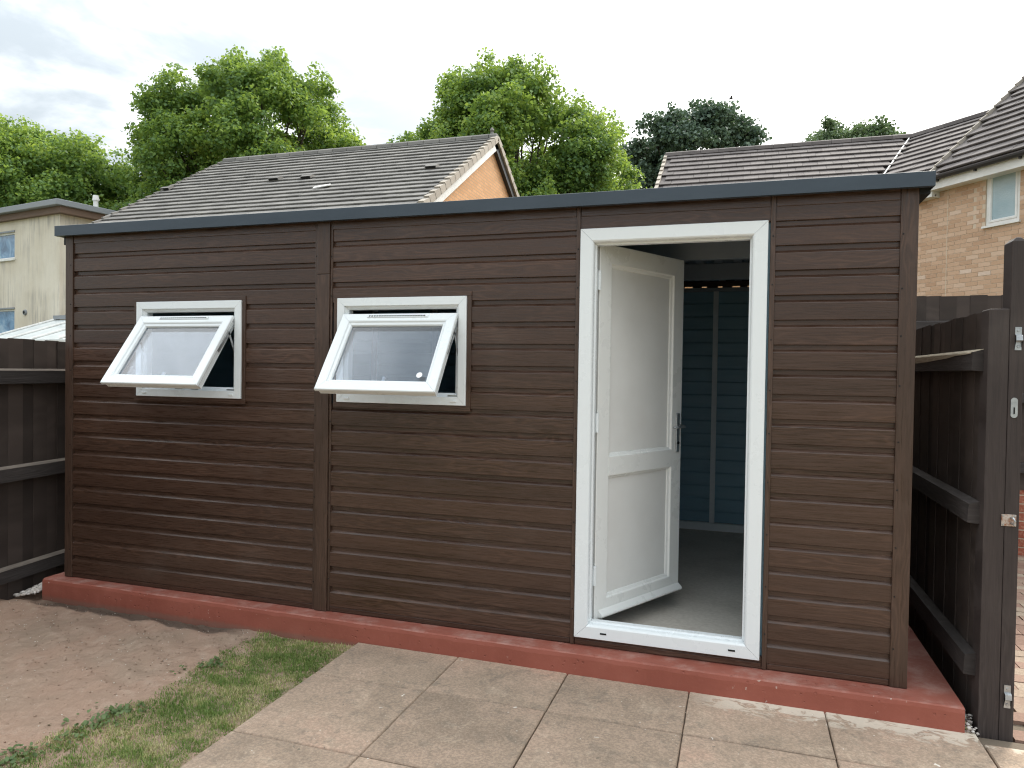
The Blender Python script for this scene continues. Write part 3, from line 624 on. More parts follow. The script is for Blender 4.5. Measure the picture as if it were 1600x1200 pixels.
# ================================================================== fences
def fence(name, label, p0, dirv, length, side, z0, z1, rails, bw=.1, raildepth=.05, top_fn=None, raw_top=None, railmat='fence_h', start=0.0, raw_mat='rawwood'):
    """close-board fence from p0 along dirv; 'side' is the unit vector towards the rails"""
    e = empty(name, (p0[0], p0[1], z0), label, 'fence'); d = Vector((*dirv, 0)).normalized(); sv = Vector((*side, 0)).normalized()
    rot = Matrix((sv, d, Vector((0, 0, 1)))).transposed()
    n = int(length / bw)
    for i in range(n):
        zt = z1 + random.uniform(-.004, .004) + (top_fn(i * bw) if top_fn else 0)
        lean = random.uniform(-.002, .002)
        w = bw + .012
        mb = MB().add([(0, 0, z0), (.0, w, z0), (-.016, w, z0), (-.006, 0, z0), (0 + lean, 0, zt), (0 + lean, w, zt - .001), (-.016 + lean, w, zt - .001), (-.006 + lean, 0, zt)],
                      [(0, 3, 2, 1), (4, 5, 6, 7), (0, 1, 5, 4), (1, 2, 6, 5), (2, 3, 7, 6), (3, 0, 4, 7)])
        me = mb.mesh('board', MT['fence'], (0, 0, z0)); jit = random.uniform(-.0015, .0015) + (i % 2) * .003
        link('board', me, e, Vector((p0[0], p0[1], z0)) + d * (i * bw) + sv * jit, rot)
    for k, (ra, rb) in enumerate(rails):
        mb = MB().add([(.006, start, ra), (raildepth + .004, start, ra + .004), (raildepth, start, rb - .012), (.006, start, rb), (.006, length, ra), (raildepth + .004, length, ra + .004), (raildepth, length, rb - .012), (.006, length, rb)],
                      [(0, 1, 2, 3), (4, 7, 6, 5), (0, 4, 5, 1), (1, 5, 6, 2), (2, 6, 7, 3), (3, 7, 4, 0)])
        me = mb.mesh('rail', MT[railmat], (0, 0, ra)); o = link('rail', me, e, (p0[0], p0[1], ra), rot)
        if raw_top and k in raw_top:
            mb = MB().add([(.006, start, rb + .0006), (raildepth, start, rb - .0114), (.006, length, rb + .0006), (raildepth, length, rb - .0114),
                           (.006, start, rb + .003), (raildepth, start + .012, rb - .0094), (.006, length, rb + .003), (raildepth, length, rb - .0094)],
                          [(0, 1, 3, 2), (4, 6, 7, 5), (0, 4, 5, 1), (2, 3, 7, 6), (1, 5, 7, 3), (0, 2, 6, 4)])
            if raw_mat == 'rawwood':                              # splintered front edge, tapering to the cut end
                q = []
                for yy_ in np.linspace(start + .01, 1.6, 14):
                    dz_ = .004 + .026 * min(1, (yy_ - start) / .8) + random.uniform(-.003, .003)
                    q += [(raildepth + .001, yy_, rb - .0112), (raildepth + .0042, yy_, rb - .0135), (raildepth + .0042, yy_, rb - .013 - dz_), (raildepth - .002, yy_, rb - .013 - dz_)]
                mb.add(q, [(4 * i + a_, 4 * i + (a_ + 1) % 4, 4 * i + 4 + (a_ + 1) % 4, 4 * i + 4 + a_) for i in range(13) for a_ in range(4)])
            link('bare_rail_top', mb.mesh('bare_rail_top', MT[raw_mat], (0, 0, ra)), e, (p0[0], p0[1], ra), rot)
    return e
dl = Vector((-.131, .991)).normalized()
fl = fence('board_fence', 'dark stained close board fence beside the left end of the shed', (-.305 + .131 * 2.6, -.25 - .991 * 2.6), dl, 6.4, (dl[1], -dl[0]), -.15, 1.575, [(-.02, .075), (.635, .735), (1.275, 1.375)], raw_top=[0, 1, 2], raw_mat='wornwood')
# ground board below the left fence
fr = fence('board_fence', 'dark close board fence panel beside the right end of the shed', (5.262, .0), (0, 1), 3.58, (-1, 0), -.13, 1.70, [(.116, .216), (.778, .876), (1.44, 1.535)],
           raw_top=[2], start=-.045)
def post(parent, x0, x1, y0, y1, z0, z1, bev, name='post'):
    mb = MB(); cx, cy = (x0 + x1) / 2, (y0 + y1) / 2
    mb.add([(x0, y0, z0), (x1, y0, z0), (x1, y1, z0), (x0, y1, z0), (x0, y0, z1 - bev), (x1, y0, z1 - bev), (x1, y1, z1 - bev), (x0, y1, z1 - bev),
            (x0 + bev, y0 + bev * .6, z1), (x1 - bev, y0 + bev * .6, z1), (x1 - bev, y1 - bev * .6, z1), (x0 + bev, y1 - bev * .6, z1)],
           [(3, 2, 1, 0), (0, 1, 5, 4), (1, 2, 6, 5), (2, 3, 7, 6), (3, 0, 4, 7), (4, 5, 9, 8), (5, 6, 10, 9), (6, 7, 11, 10), (7, 4, 8, 11), (8, 9, 10, 11)])
    return mb.build(name, MT['post'], parent, (cx, cy, z0), .003)
post(fr, 5.2535, 5.330, -.098, .002, -.14, 1.705, .004)
gp = empty('gate_post', (5.356, -.05, -.14), 'tall dark gate post with steel fittings at end of right fence', 'post')
ppost = post(gp, 5.331, 5.383, -.100, .0, -.14, 2.005, .018)
# hook clips
def clip(parent, x, z, y=-.100):
    mb = MB(); w = .024
    pr = [(z + .052, y), (z + .052, y - .0035), (z + .022, y - .0035), (z + .016, y - .018), (z - .004, y - .021), (z - .012, y - .0035), (z - .045, y - .0035), (z - .045, y), (z - .014, y), (z - .006, y - .0175), (z + .014, y - .0145), (z + .020, y)]
    mb.prism(pr, x - w / 2, x + w / 2, lambda a, p, q: (a, q, p))
    o = mb.build('clip', MT['steel'], parent, (x, y, z))
    for dz in (.037, -.030): MB().tube([(x, y - .003, z + dz), (x, y - .0065, z + dz)], [.0062, .0045], 10).build('screw', MT['galv'] if 'galv' in MT else MT['steel'], o)
clip(gp, 5.361, 1.575); clip(gp, 5.357, .062)
# keyhole escutcheon plate
mb = MB(); pr = [(5.353 + .0125 * math.cos(a), 1.288 + (.030 if math.sin(a) >= 0 else -.030) + .0125 * math.sin(a)) for a in np.linspace(.001, 2 * math.pi - .001, 24)]
mb.prism(pr, -.1040, -.1002, lambda a, p, q: (p, a, q)); kp = mb.build('lock_plate', MT['steel'], gp, (5.353, -.1, 1.288))
MB().box(5.3505, 5.3555, -.1055, -.1042, 1.262, 1.290).build('keyhole', MT['darkslot'], kp)
# rusty staple plate
sp_ = MB().box(5.318, 5.372, -.1042, -.1002, .788, .838).build('staple_plate', MT['rust'], gp, (5.345, -.1, .81), .002)
MB().tube([(5.352, -.103, .824), (5.356, -.118, .826), (5.362, -.124, .813), (5.356, -.118, .800), (5.352, -.103, .802)], [.0038] * 5, 8).build('staple', MT['steel'], sp_, smooth=True)
for dx, dz in ((.006, .006), (.048, .006), (.006, .044), (.048, .044)): MB().tube([(5.318 + dx, -.104, .788 + dz), (5.318 + dx, -.1065, .788 + dz)], [.0042, .003], 8).build('screw', MT['steel'], sp_)
# low red brick wall with fence on top, across the back
lw = empty('low_brick_wall', (6.4, 3.6, -.13), 'low red brick wall under the back fence beyond the paved drive', 'wall')
MB().box(5.29, 8.4, 3.613, 3.80, -.16, .449).build('wall_core', MT['mortar'], lw)
bm_ = MB().box(-.107, .107, 0, .09, -.032, .032).mesh('brick', MT['redbrick'])
for r_ in range(8):
    for i in range(14):
        x = 5.41 + i * .225 + (.1125 if r_ % 2 else 0)
        if x < 8.3: link('brick', bm_, lw, (x, 3.608 + random.uniform(-.002, .002), -.118 + .032 + r_ * .0755))
fb_ = fence('board_fence', 'dark close board fence on low brick wall behind the right fence', (8.3, 3.60), (-1, 0), 2.95, (0, -1), .452, 2.135, [(.60, .69), (1.20, 1.29), (1.82, 1.915)], bw=.118)
# galvanised / gravel spill
def stones(name, centre, spread, n, r0, r1, label, zfn, mtl='gravel', xr=None):
    V = []; F = []
    base = np.array([(1, 0, 0), (-1, 0, 0), (0, 1, 0), (0, -1, 0), (0, 0, 1), (0, 0, -1), (.6, .6, .55), (-.6, .6, .55), (.6, -.6, .55), (-.6, -.6, .55)], float)
    tri = [(4, 6, 7), (4, 8, 6), (4, 9, 8), (4, 7, 9), (0, 6, 8), (1, 9, 7), (2, 7, 6), (3, 8, 9), (0, 2, 6), (0, 8, 3), (1, 7, 2), (1, 3, 9), (5, 2, 0), (5, 0, 3), (5, 1, 2), (5, 3, 1)]
    for i in range(n):
        x, y = zfn(None)
        r = rng.uniform(r0, r1); sc_ = rng.uniform(.6, 1.2, 3) * r; sc_[2] *= .75
        a = rng.uniform(0, 6.28); R = np.array([[math.cos(a), -math.sin(a), 0], [math.sin(a), math.cos(a), 0], [0, 0, 1]])
        p = (base * rng.uniform(.8, 1.15, (10, 1)) * sc_) @ R.T + np.array([x, y, zfn((x, y)) + sc_[2] * .4])
        k = len(V) * 10; V.append(p); F += [(a_ + k, b_ + k, c_ + k) for a_, b_, c_ in tri]
    o = np_mesh(name, np.concatenate(V), F, MT[mtl]); tag(o, label, {'gravel': 'gravel', 'debris': 'debris', 'soil': 'soil'}[mtl], kind='stuff')
def gz(p):
    if p is None:
        while True:
            x = rng.uniform(-.50, -.10); y = rng.uniform(-.13, .22)
            if x > -.31 - .13 * y + .0 and y > -.10 - (x + .1) * -.28 - .02: return x, y
    x, y = p; return -.125 + max(0, .05 + .05 * min(1, (y + .1) / .3) - (-.10 - x) * .30) * rng.uniform(.75, 1.0)
stones('gravel', None, None, 750, .007, .017, 'pile of pale gravel between left fence and red plinth', gz)
def gz2(p):
    if p is None: return rng.uniform(5.203, 5.248), rng.uniform(-.125, .5)
    return -.115 + max(0, .045 - abs(p[1] + .05) * .12) * rng.random()
stones('gravel', None, None, 160, .006, .013, 'small spill of grey gravel between red plinth and right fence post', gz2)
def soil_z(x, y): 
    i = np.clip(((x + .62) / .0125).astype(int), 0, len(xs) - 1); j = np.clip(((y + 3.4) / .0125).astype(int), 0, len(ys) - 1); return ZZ[i, j]
def gz3(p):
    if p is None: return rng.uniform(-.25, 1.75), -.10 - abs(rng.normal(0, .75)) - .02
    return float(soil_z(np.array([p[0]]), np.array([p[1]]))[0])
stones('pebbles', None, None, 300, .0012, .0046, 'tiny pale stones scattered over the bare soil', gz3, 'debris')
stones('clods', None, None, 1100, .002, .0065, 'small crumbly clods of earth lying on the bare soil', gz3, 'soil')
def gz4(p):
    if p is None: return rng.uniform(2.3, 5.2), rng.uniform(-1.5, -.13)
    return -.108
stones('crumbs', None, None, 130, .0012, .004, 'tiny pale crumbs scattered over the concrete patio', gz4, 'debris')

# ================================================================== grass
def edge_x(y):                                                    # ragged left edge of the turf strip
    return 1.62 + .14 * np.sin((y + .2) * 5.0) * np.exp(-((y + .62) / .35) ** 2) + .16 * np.exp(-((y + .55) / .22) ** 2) - .10 * np.clip(-y - 1.0, 0, 3) + .05 * (vnoise(y * 9, y * 0 + 2.0, 21) - .5)
def blades(n, L0, L1, wd):
    y = -.115 - rng.random(n) * 2.3; xl = edge_x(y); xr = 2.262 + .012 * (vnoise(y * 20, y * 0, 22) - .2)
    q = rng.random(n); x = xl + (xr - xl) * q
    keep = (vnoise(x * 8, y * 8, 23) * .6 + .4 * vnoise(x * 23, y * 23, 25) > .50 * rng.random(n)) & (((x - xl) > .26 * rng.random(n) ** 1.3 - .06))
    x, y = x[keep], y[keep]; n = len(x)
    z = soil_z(x, y) - .004
    a = rng.random(n) * 6.283; L = rng.uniform(L0, L1, n) * (0.7 + .6 * vnoise(x * 6, y * 6, 24)); L *= np.clip((2.29 - x) / .1, .75, 1.0) 
    tilt = rng.uniform(.25, 1.15, n); w = wd * rng.uniform(.6, 1.3, n)
    dx, dy = np.cos(a), np.sin(a); px_, py_ = -dy, dx
    P0 = np.stack([x, y, z], -1); dv = np.stack([dx, dy, 0 * a], -1); pv = np.stack([px_, py_, 0 * a], -1); up = np.array([0, 0, 1.0])
    mid = P0 + dv * (L * .45 * np.sin(tilt * .5))[:, None] + up * (L * .55 * np.cos(tilt * .5))[:, None]
    tip = mid + dv * (L * .5 * np.sin(tilt * 1.25))[:, None] + up * (L * .5 * np.cos(tilt * 1.25))[:, None]
    V = np.stack([P0 - pv * w[:, None], P0 + pv * w[:, None], mid + pv * w[:, None] * .8, mid - pv * w[:, None] * .8, tip], 1).reshape(-1, 3)
    k = np.arange(n)[:, None] * 5
    F = np.concatenate([k + np.array([0, 1, 2]), k + np.array([0, 2, 3]), k + np.array([3, 2, 4])])
    return V, F
V, F = blades(85000, .009, .027, .0014)
g = np_mesh('grass', V, F, MT['grass']); tag(g, 'short patchy lawn strip between bare soil and concrete patio', 'grass', kind='stuff')
# clover and weeds along the ragged edge
n = 1700; y = -.35 - rng.random(n) ** .8 * 1.9; x = edge_x(y) + rng.normal(.03, .05, n)
kp_ = vnoise(x * 7, y * 7, 31) > .5; x, y = x[kp_], y[kp_]; n = len(x); z = soil_z(x, y) + rng.uniform(.004, .022, n)
V = []; a0 = rng.random(n) * 6.283; r = rng.uniform(.004, .010, n)
ring_ = np.linspace(0, 6.283, 6, endpoint=False)
tx, ty = rng.normal(0, .4, n), rng.normal(0, .4, n)
lx = np.cos(a0[:, None] + ring_) * r[:, None]; ly = np.sin(a0[:, None] + ring_) * r[:, None]
V = np.stack([x[:, None] + lx, y[:, None] + ly, z[:, None] + lx * tx[:, None] + ly * ty[:, None]], -1).reshape(-1, 3)
g = np_mesh('clover', V, np.arange(n * 6).reshape(-1, 6), MT['clover']); tag(g, 'low clover and weeds along the ragged turf edge', 'weeds', kind='stuff')

# ================================================================== houses
CAM = Vector((4.256, -3.597, 1.41))
def roof_tiles(roofobj, origin, e, s, length, gauge, nrows, tw, keep, mtl, limit=300):
    """rows of lapped tiles; origin = top left of slope, e along the eaves, s down the slope"""
    e = Vector(e).normalized(); s = Vector(s).normalized(); nrm = s.cross(e).normalized()
    if nrm.z < 0: nrm = -nrm
    up = -s; rot = Matrix((up.cross(nrm), up, nrm)).transposed()
    w = tw - .005; L = gauge * 1.12; h = .026
    mb = MB().add([(-w / 2, 0, .022), (w / 2, 0, .022), (w / 2, L, -.006), (-w / 2, L, -.006), (-w / 2, 0, .020 + h), (w / 2, 0, .020 + h), (w / 2, .012, .026 + h * .98), (-w / 2, .012, .026 + h * .98), (w / 2, L, .010), (-w / 2, L, .010)],
                  [(0, 3, 2, 1), (0, 1, 5, 4), (4, 5, 6, 7), (7, 6, 8, 9), (1, 2, 8, 6, 5), (0, 4, 7, 9, 3), (2, 3, 9, 8)])
    me = mb.mesh('tile', mtl); spots = []
    for r_ in range(nrows):
        off = (tw / 2 if r_ % 2 else 0)
        for i in range(int(length / tw) + 1):
            p = Vector(origin) + e * ((i + .5) * tw - off) + s * ((r_ + 1) * gauge)
            if keep(p): spots.append((p, r_))
    spots.sort(key=lambda q: (q[0] - CAM).length)
    for p, r_ in spots[:limit]:
        j = Matrix.Rotation(random.uniform(-.006, .006), 3, nrm) 
        link('tile', me, roofobj, p + nrm * random.uniform(-.002, .003), j @ rot)
    if spots[limit:]:
        vs = np.array([v.co[:] for v in me.vertices]); R = np.array(rot); V = []; F = []; fcs = [tuple(p.vertices) for p in me.polygons]
        mb2 = MB()
        for p, r_ in spots[limit:]:
            q = vs @ R.T + np.array(p + nrm * random.uniform(-.002, .003)); mb2.add(q.tolist(), fcs)
        o = mb2.build('tiles', mtl, roofobj); o['kind'] = 'stuff'
# ---- middle house: gable roof seen over the shed
RZ = 7.30; rx0, rx1, ry = -10.0, -1.71, 13.53; pm_ = math.radians(31.5); cp_, sp2 = math.cos(pm_), math.sin(pm_)
mh = empty('brick_house', (-5.8, 13.5, -.17), 'buff brick house with brown tiled roof and gable end behind the shed', 'house')
HS = 4.75                                                        # half span of the walls
def slope_pt(x, k, sgn=-1): return (x, ry + sgn * k * cp_, RZ - k * sp2)
ez = RZ - (HS / cp_) * sp2
mb = MB().add([(rx0 + .15, ry - HS + .25, -.17), (rx1 - .12, ry - HS + .25, -.17), (rx1 - .12, ry + HS - .25, -.17), (rx0 + .15, ry + HS - .25, -.17),
               (rx0 + .15, ry - HS + .25, ez + .05), (rx1 - .12, ry - HS + .25, ez + .05), (rx1 - .12, ry + HS - .25, ez + .05), (rx0 + .15, ry + HS - .25, ez + .05),
               (rx0 + .15, ry, RZ - .12), (rx1 - .12, ry, RZ - .12)],
              [(0, 1, 5, 4), (1, 2, 6, 9, 5), (2, 3, 7, 6), (3, 0, 4, 8, 7), (4, 5, 9, 8), (6, 7, 8, 9)])
mb.build('wall', MT['gable'], mh)
kmax = (HS + .25) / cp_
mb = MB()
for sg in (-1, 1):
    a, b_, c, d_ = slope_pt(rx0, 0, sg), slope_pt(rx1, 0, sg), slope_pt(rx1, kmax, sg), slope_pt(rx0, kmax, sg)
    n_ = Vector((0, sg * sp2, cp_)) * .04
    mb.add([Vector(p) for p in (a, b_, c, d_)] + [Vector(p) - n_ for p in (a, b_, c, d_)], [(0, 1, 2, 3), (7, 6, 5, 4), (0, 4, 5, 1), (1, 5, 6, 2), (2, 6, 7, 3), (3, 7, 4, 0)])
roof = mb.build('roof', MT['tile'], mh)
roof_tiles(roof, slope_pt(rx0 + .02, 0), (1, 0, 0), (0, -cp_, -sp2), rx1 - rx0 - .05, .287, 19, .332, lambda p: rx0 - .02 < p.x < rx1 - .10, MT['tile'], 300)
mb = MB()                                                         # ridge tiles
x = rx0
while x < rx1 - .1:
    x2 = min(x + .44, rx1); pr = [(-.13, -.03), (-.11, .055), (-.05, .10), (.05, .10), (.11, .055), (.13, -.03)]
    MB().prism(pr, x, x2 - .006, lambda a, p, q: (a, ry + p, RZ + q)).build('ridge_tile', MT['tile'], roof, (x, ry, RZ)); x += .45
for k in range(18):                                               # dry verge pieces climbing the gable
    k0, k1 = k * .30, (k + 1) * .30
    for sg in (-1, 1):
        mb = MB(); b0, b1 = Vector(slope_pt(0, k0, sg)), Vector(slope_pt(0, k1 + .02, sg)); n_ = Vector((0, sg * sp2, cp_))
        q = [b0 + n_ * .045, b1 + n_ * .085, b1 - n_ * .09, b0 - n_ * .09]
        mb.add([p + Vector((rx1 - .09, 0, 0)) for p in q] + [p + Vector((rx1 + .035, 0, 0)) for p in q], [(0, 1, 2, 3), (7, 6, 5, 4), (0, 4, 5, 1), (1, 5, 6, 2), (2, 6, 7, 3), (3, 7, 4, 0)])
        mb.build('verge_tile', MT['tile_edge'], roof, tuple(b0 + Vector((rx1, 0, 0))))
        mb = MB(); q = [b0 + n_ * .045, b1 + n_ * .085, b1 - n_ * .05, b0 - n_ * .05]
        mb.add([p + Vector((rx0 - .03, 0, 0)) for p in q] + [p + Vector((rx0 + .03, 0, 0)) for p in q], [(0, 1, 2, 3), (7, 6, 5, 4), (0, 4, 5, 1), (1, 5, 6, 2), (2, 6, 7, 3), (3, 7, 4, 0)])
        mb.build('verge_tile', MT['tile'], roof, tuple(b0 + Vector((rx0, 0, 0))))
for sg in (-1, 1):                                                # barge boards
    mb = MB(); n_ = Vector((0, sg * sp2, cp_)); b0, b1 = Vector(slope_pt(0, 0, sg)), Vector(slope_pt(0, kmax, sg))
    q = [b0 - n_ * .092, b1 - n_ * .092, b1 - n_ * .27, b0 - n_ * .27]
    mb.add([p + Vector((rx1 - .118, 0, 0)) for p in q] + [p + Vector((rx1 - .02, 0, 0)) for p in q], [(0, 1, 2, 3), (7, 6, 5, 4), (0, 4, 5, 1), (1, 5, 6, 2), (2, 6, 7, 3), (3, 7, 4, 0)])
    mb.build('barge_board', MT['white'] if sg < 0 else MT['gutter'], mh)
MB().tube([(rx1 - .15, ry, RZ + .08), (rx1 - .15, ry, RZ + .16), (rx1 - .15, ry, RZ + .20), (rx1 - .15, ry, RZ + .27)], [.05, .035, .06, .02], 10).build('ridge_finial', MT['tile'], roof)
nrm = Vector((0, -sp2, cp_)); sdn = Vector((0, -cp_, -sp2))
for vx, vy, vz in ((-9.94, 11.33, 5.93), (-6.72, 11.42, 5.99), (-5.78, 11.38, 5.96), (-2.53, 11.42, 5.98)):   # roof vents
    c = Vector((vx, vy, vz)); E_ = Vector((1, 0, 0))
    pts = [c + E_ * sx * .14 + sdn * a_ + nrm * h_ for sx in (-1, 1) for a_, h_ in ((-.16, .05), (.10, .06), (.10, .12), (-.02, .12))]
    MB().add(pts, [(0, 1, 2, 3), (7, 6, 5, 4), (0, 4, 5, 1), (1, 5, 6, 2), (2, 6, 7, 3), (3, 7, 4, 0)]).build('roof_vent', MT['tile'], roof, tuple(c))
    pts = [c + E_ * sx * .12 + sdn * .1015 + nrm * h_ for sx in (-1, 1) for h_ in (.062, .112)]
    pts += [p + sdn * .004 for p in pts]
    MB().add(pts, [(0, 1, 3, 2), (4, 6, 7, 5), (0, 4, 5, 1), (2, 3, 7, 6), (0, 2, 6, 4), (1, 5, 7, 3)]).build('vent_mouth', MT['darkslot'], roof, tuple(c))
c = Vector((-4.86, 10.588, 5.476)) + nrm * .10; E_ = Vector((.93, 0, 0)) + sdn * -.35
pts = [c - E_ * .16, c + E_ * .20, c + E_ * .20 + sdn * .10, c - E_ * .16 + sdn * .12]
MB().add(pts + [p - nrm * .02 for p in pts], [(0, 1, 2, 3), (7, 6, 5, 4), (0, 4, 5, 1), (1, 5, 6, 2), (2, 6, 7, 3), (3, 7, 4, 0)]).build('slipped_tile', MT['white'], roof, tuple(c))
# ---- right houses
RH = empty('brick_house', (9.0, 11.0, -.17), 'buff brick house with white window and eaves at the right', 'house')
d3 = Vector((.599, -.801, 0)).normalized(); n3 = Vector((-.801, -.599, 0)).normalized(); g3 = Vector((7.472, 10.699, 4.95)); bk = -n3
w0 = g3 - n3 * .20
def WP(s, z, o=0.0): p = w0 + d3 * s + n3 * o; return (p.x, p.y, z)
rotw = Matrix((d3, n3, Vector((0, 0, 1)))).transposed()
WS0, WS1 = -.10, 7.5
wx0, wx1, wz0, wz1 = .775, 1.350, 3.945, 4.83                      # window hole (along wall, height)
mb = MB()
def wbox(mb, s0, s1, z0, z1, o0, o1):
    return mb.add([WP(s, z, o) for z in (z0, z1) for o in (o0, o1) for s in (s0, s1)], [(0, 2, 3, 1), (4, 5, 7, 6), (0, 1, 5, 4), (2, 6, 7, 3), (0, 4, 6, 2), (1, 3, 7, 5)])
for a in ((-1.6, wx0, -.17, 4.80), (wx1, WS1, -.17, 4.80), (wx0, wx1, -.17, wz0), (wx0, wx1, wz1, 4.80)): wbox(mb, a[0], a[1], a[2], a[3], -.10, 0)
wbox(mb, -1.6, WS1, -.17, 4.80, -7.5, -.101)
wall = mb.build('wall', MT['mortar'], RH)
brm = MB().box(-.1075, .1075, -.006, .006, -.0325, .0325).mesh('brick', MT['brick']); brmh = MB().box(-.0485, .0485, -.006, .006, -.0325, .0325).mesh('brick', MT['brick'])
rest = MB(); nb_ = 0
for r_ in range(66):
    z = -.10 + .0375 + r_ * .075
    if z > 4.79: break
    for i in range(-8, 34):
        s = i * .225 + (.1125 if r_ % 2 else 0); hl = .1075
        if s < -1.55 or s > 7.3: continue
        if abs(z - (wz0 + wz1) / 2) < (wz1 - wz0) / 2 + .02 and s + hl > wx0 and s - hl < wx1:
            # cut brick beside the reveal
            if s < wx0 + .02 and s - hl < wx0 - .05: s = (s - hl + wx0 - .005) / 2; me = brmh
            elif s > wx1 - .02 and s + hl > wx1 + .05: s = (s + hl + wx1 + .005) / 2; me = brmh
            else: continue
        else: me = brm
        p = Vector(WP(s, z, .0 + random.uniform(-.002, .001)))
        if z > 2.55 and -.62 < s < 1.72 and nb_ < 300: link('brick', me, wall, p, rotw); nb_ += 1
        elif s < 3.5: wbox(rest, s - .1075, s + .1075, z - .0325, z + .0325, -.004, .005)
o = rest.build('bricks', MT['brick'], wall); o['kind'] = 'stuff'
MB().add([WP(.072, 2.0, .0085), WP(.086, 2.0, .0085), WP(.086, 4.79, .0085), WP(.072, 4.79, .0085), WP(.072, 2.0, .004), WP(.086, 2.0, .004), WP(.086, 4.79, .004), WP(.072, 4.79, .004)], [(0, 1, 2, 3), (7, 6, 5, 4), (0, 4, 5, 1), (1, 5, 6, 2), (2, 6, 7, 3), (3, 7, 4, 0)]).build('movement_joint', MT['mortar'], RH)
wm = ring(MB(), wx1 - wx0, wz1 - wz0, [(0, -.09), (0, -.025), (.004, -.02), (.055, -.02), (.06, -.03), (.062, -.045), (.062, -.09)], lambda u, v, n_: WP(wx0 + u, wz0 + v, n_), .0005).build('window', MT['white'], RH)
ring(MB(), wx1 - wx0 - .10, wz1 - wz0 - .10, [(0, -.06), (0, -.012), (.004, -.008), (.030, -.008), (.040, -.018), (.046, -.03), (.046, -.06)], lambda u, v, n_: WP(wx0 + .05 + u, wz0 + .05 + v, n_), .0005).build('sash', MT['white'], wm)
wbox(MB(), wx0 + .08, wx1 - .08, wz0 + .08, wz1 - .08, -.05, -.034).build('pane', MT['obscure'], wm)
wbox(MB(), wx0 - .03, wx1 + .03, wz0 - .035, wz0 - .001, -.02, .05).build('sill', MT['white'], wm)
# eaves: white fascia + soffit, black gutter
wbox(MB(), -.16, WS1, 4.735, 4.925, .205, .225).build('fascia', MT['white'], RH)
wbox(MB(), -.16, WS1, 4.725, 4.7349, .001, .228).build('soffit', MT['white'], RH)
wbox(MB(), -.52, -.09, 4.62, 4.80, .0, .19).build('eaves_box_end', MT['white'], RH, None, .004)
mb = MB(); pr = [(.226 + .055 + .055 * math.cos(a), 4.925 + .055 * math.sin(a)) for a in np.linspace(math.pi, 2 * math.pi, 9)] + [(.226 + .104, 4.925), (.226 + .055, 4.925 - .046), (.226 + .006, 4.925)]
mb.prism(pr, -.18, WS1, lambda a, p, q: WP(a, q, p)).build('gutter', MT['gutter'], RH)
for s in (.05, .75, 1.5, 2.3): wbox(MB(), s, s + .03, 4.845, 4.90, .226, .27).build('gutter_bracket', MT['gutter'], RH)
p3 = math.radians(41.5); s3 = n3 * math.cos(p3) - Vector((0, 0, 1)) * math.sin(p3)       # down the slope
SL = 5.2; eave = g3 + n3 * .08; top3 = eave - s3 * SL
def plank(mb, pts, th):
    nn = (Vector(pts[1]) - Vector(pts[0])).cross(Vector(pts[2]) - Vector(pts[0])).normalized()
    if nn.z < 0: nn = -nn
    pts = [Vector(p) for p in pts]; k = len(pts)
    return mb.add(pts + [p - nn * th for p in pts], [tuple(range(k)), tuple(range(k, 2 * k))[::-1]] + [(i, (i + 1) % k, k + (i + 1) % k, k + i) for i in range(k)])
a0 = eave + d3 * -.10; a1 = eave + d3 * 7.6
bko = top3 + bk * (SL * math.cos(p3)) - Vector((0, 0, 1)) * (SL * math.sin(p3))
mb = plank(MB(), [a0, a1, a1 - s3 * SL, a0 - s3 * SL], .05); plank(mb, [a0 - s3 * SL, a1 - s3 * SL, bko + d3 * 7.6, bko + d3 * -.1], .05)
r3 = mb.build('roof', MT['tile_r'], RH)
# gable triangle on the left end
mb = MB(); q0 = Vector(WP(-.08, 4.7, 0)); q1 = Vector(WP(-.08, 4.7, -7.5)); ap = top3 + d3 * -.08 - Vector((0, 0, .12))
th = d3 * .1; mb.add([q0, q1, ap, q0 + th, q1 + th, ap + th], [(0, 1, 2), (5, 4, 3), (0, 3, 4, 1), (1, 4, 5, 2), (2, 5, 3, 0)]); mb.build('gable', MT['brick'], RH)
roof_tiles(r3, a0 - s3 * SL, d3, s3, 4.0, .235, 22, .33, lambda p: (p - a0).dot(d3) > .10, MT['tile_r'], 200)
for k in range(22):
    b0 = a0 - s3 * (SL - (k) * .235); b1 = b0 + s3 * .228; nn = s3.cross(d3).normalized(); nn = nn if nn.z > 0 else -nn
    q = [b0 + nn * .05, b1 + nn * .075, b1 - nn * .06, b0 - nn * .06]
    MB().add([p - d3 * .02 for p in q] + [p + d3 * .012 for p in q], [(0, 1, 2, 3), (7, 6, 5, 4), (0, 4, 5, 1), (1, 5, 6, 2), (2, 6, 7, 3), (3, 7, 4, 0)]).build('verge_tile', MT['tile_edge'], r3, tuple(b0))
# terrace behind: two roof planes meeting in a valley
TH = empty('terrace_house', (6.0, 15.0, -.17), 'long low grey brown tiled terrace roof behind the shed at right', 'house')
A = Vector((8.07, 15.887, 7.2)); B = Vector((9.478, 14.421, 7.2)); L_ = Vector((2.244, 15.85, 7.2)); p1 = math.radians(33.5); t1 = math.tan(p1)
d2 = (B - A).normalized(); n2v = Vector((d2.y, -d2.x, 0)); n2v = n2v if n2v.y < 0 else -n2v
run = 3.5
yy = -run; xx_ = (run - n2v.y * yy) / n2v.x; Vv = A + Vector((xx_, yy, -run * t1))          # foot of the valley
sA = Vector((0, -math.cos(p1), -math.sin(p1))); sB = n2v * math.cos(p1) - Vector((0, 0, 1)) * math.sin(p1); SLr = run / math.cos(p1)
mb = plank(MB(), [L_, A, Vv, L_ + sA * SLr], .05)
Bx = A + d2 * 3.3; plank(mb, [A, Bx, Bx + sB * SLr, Vv], .05)
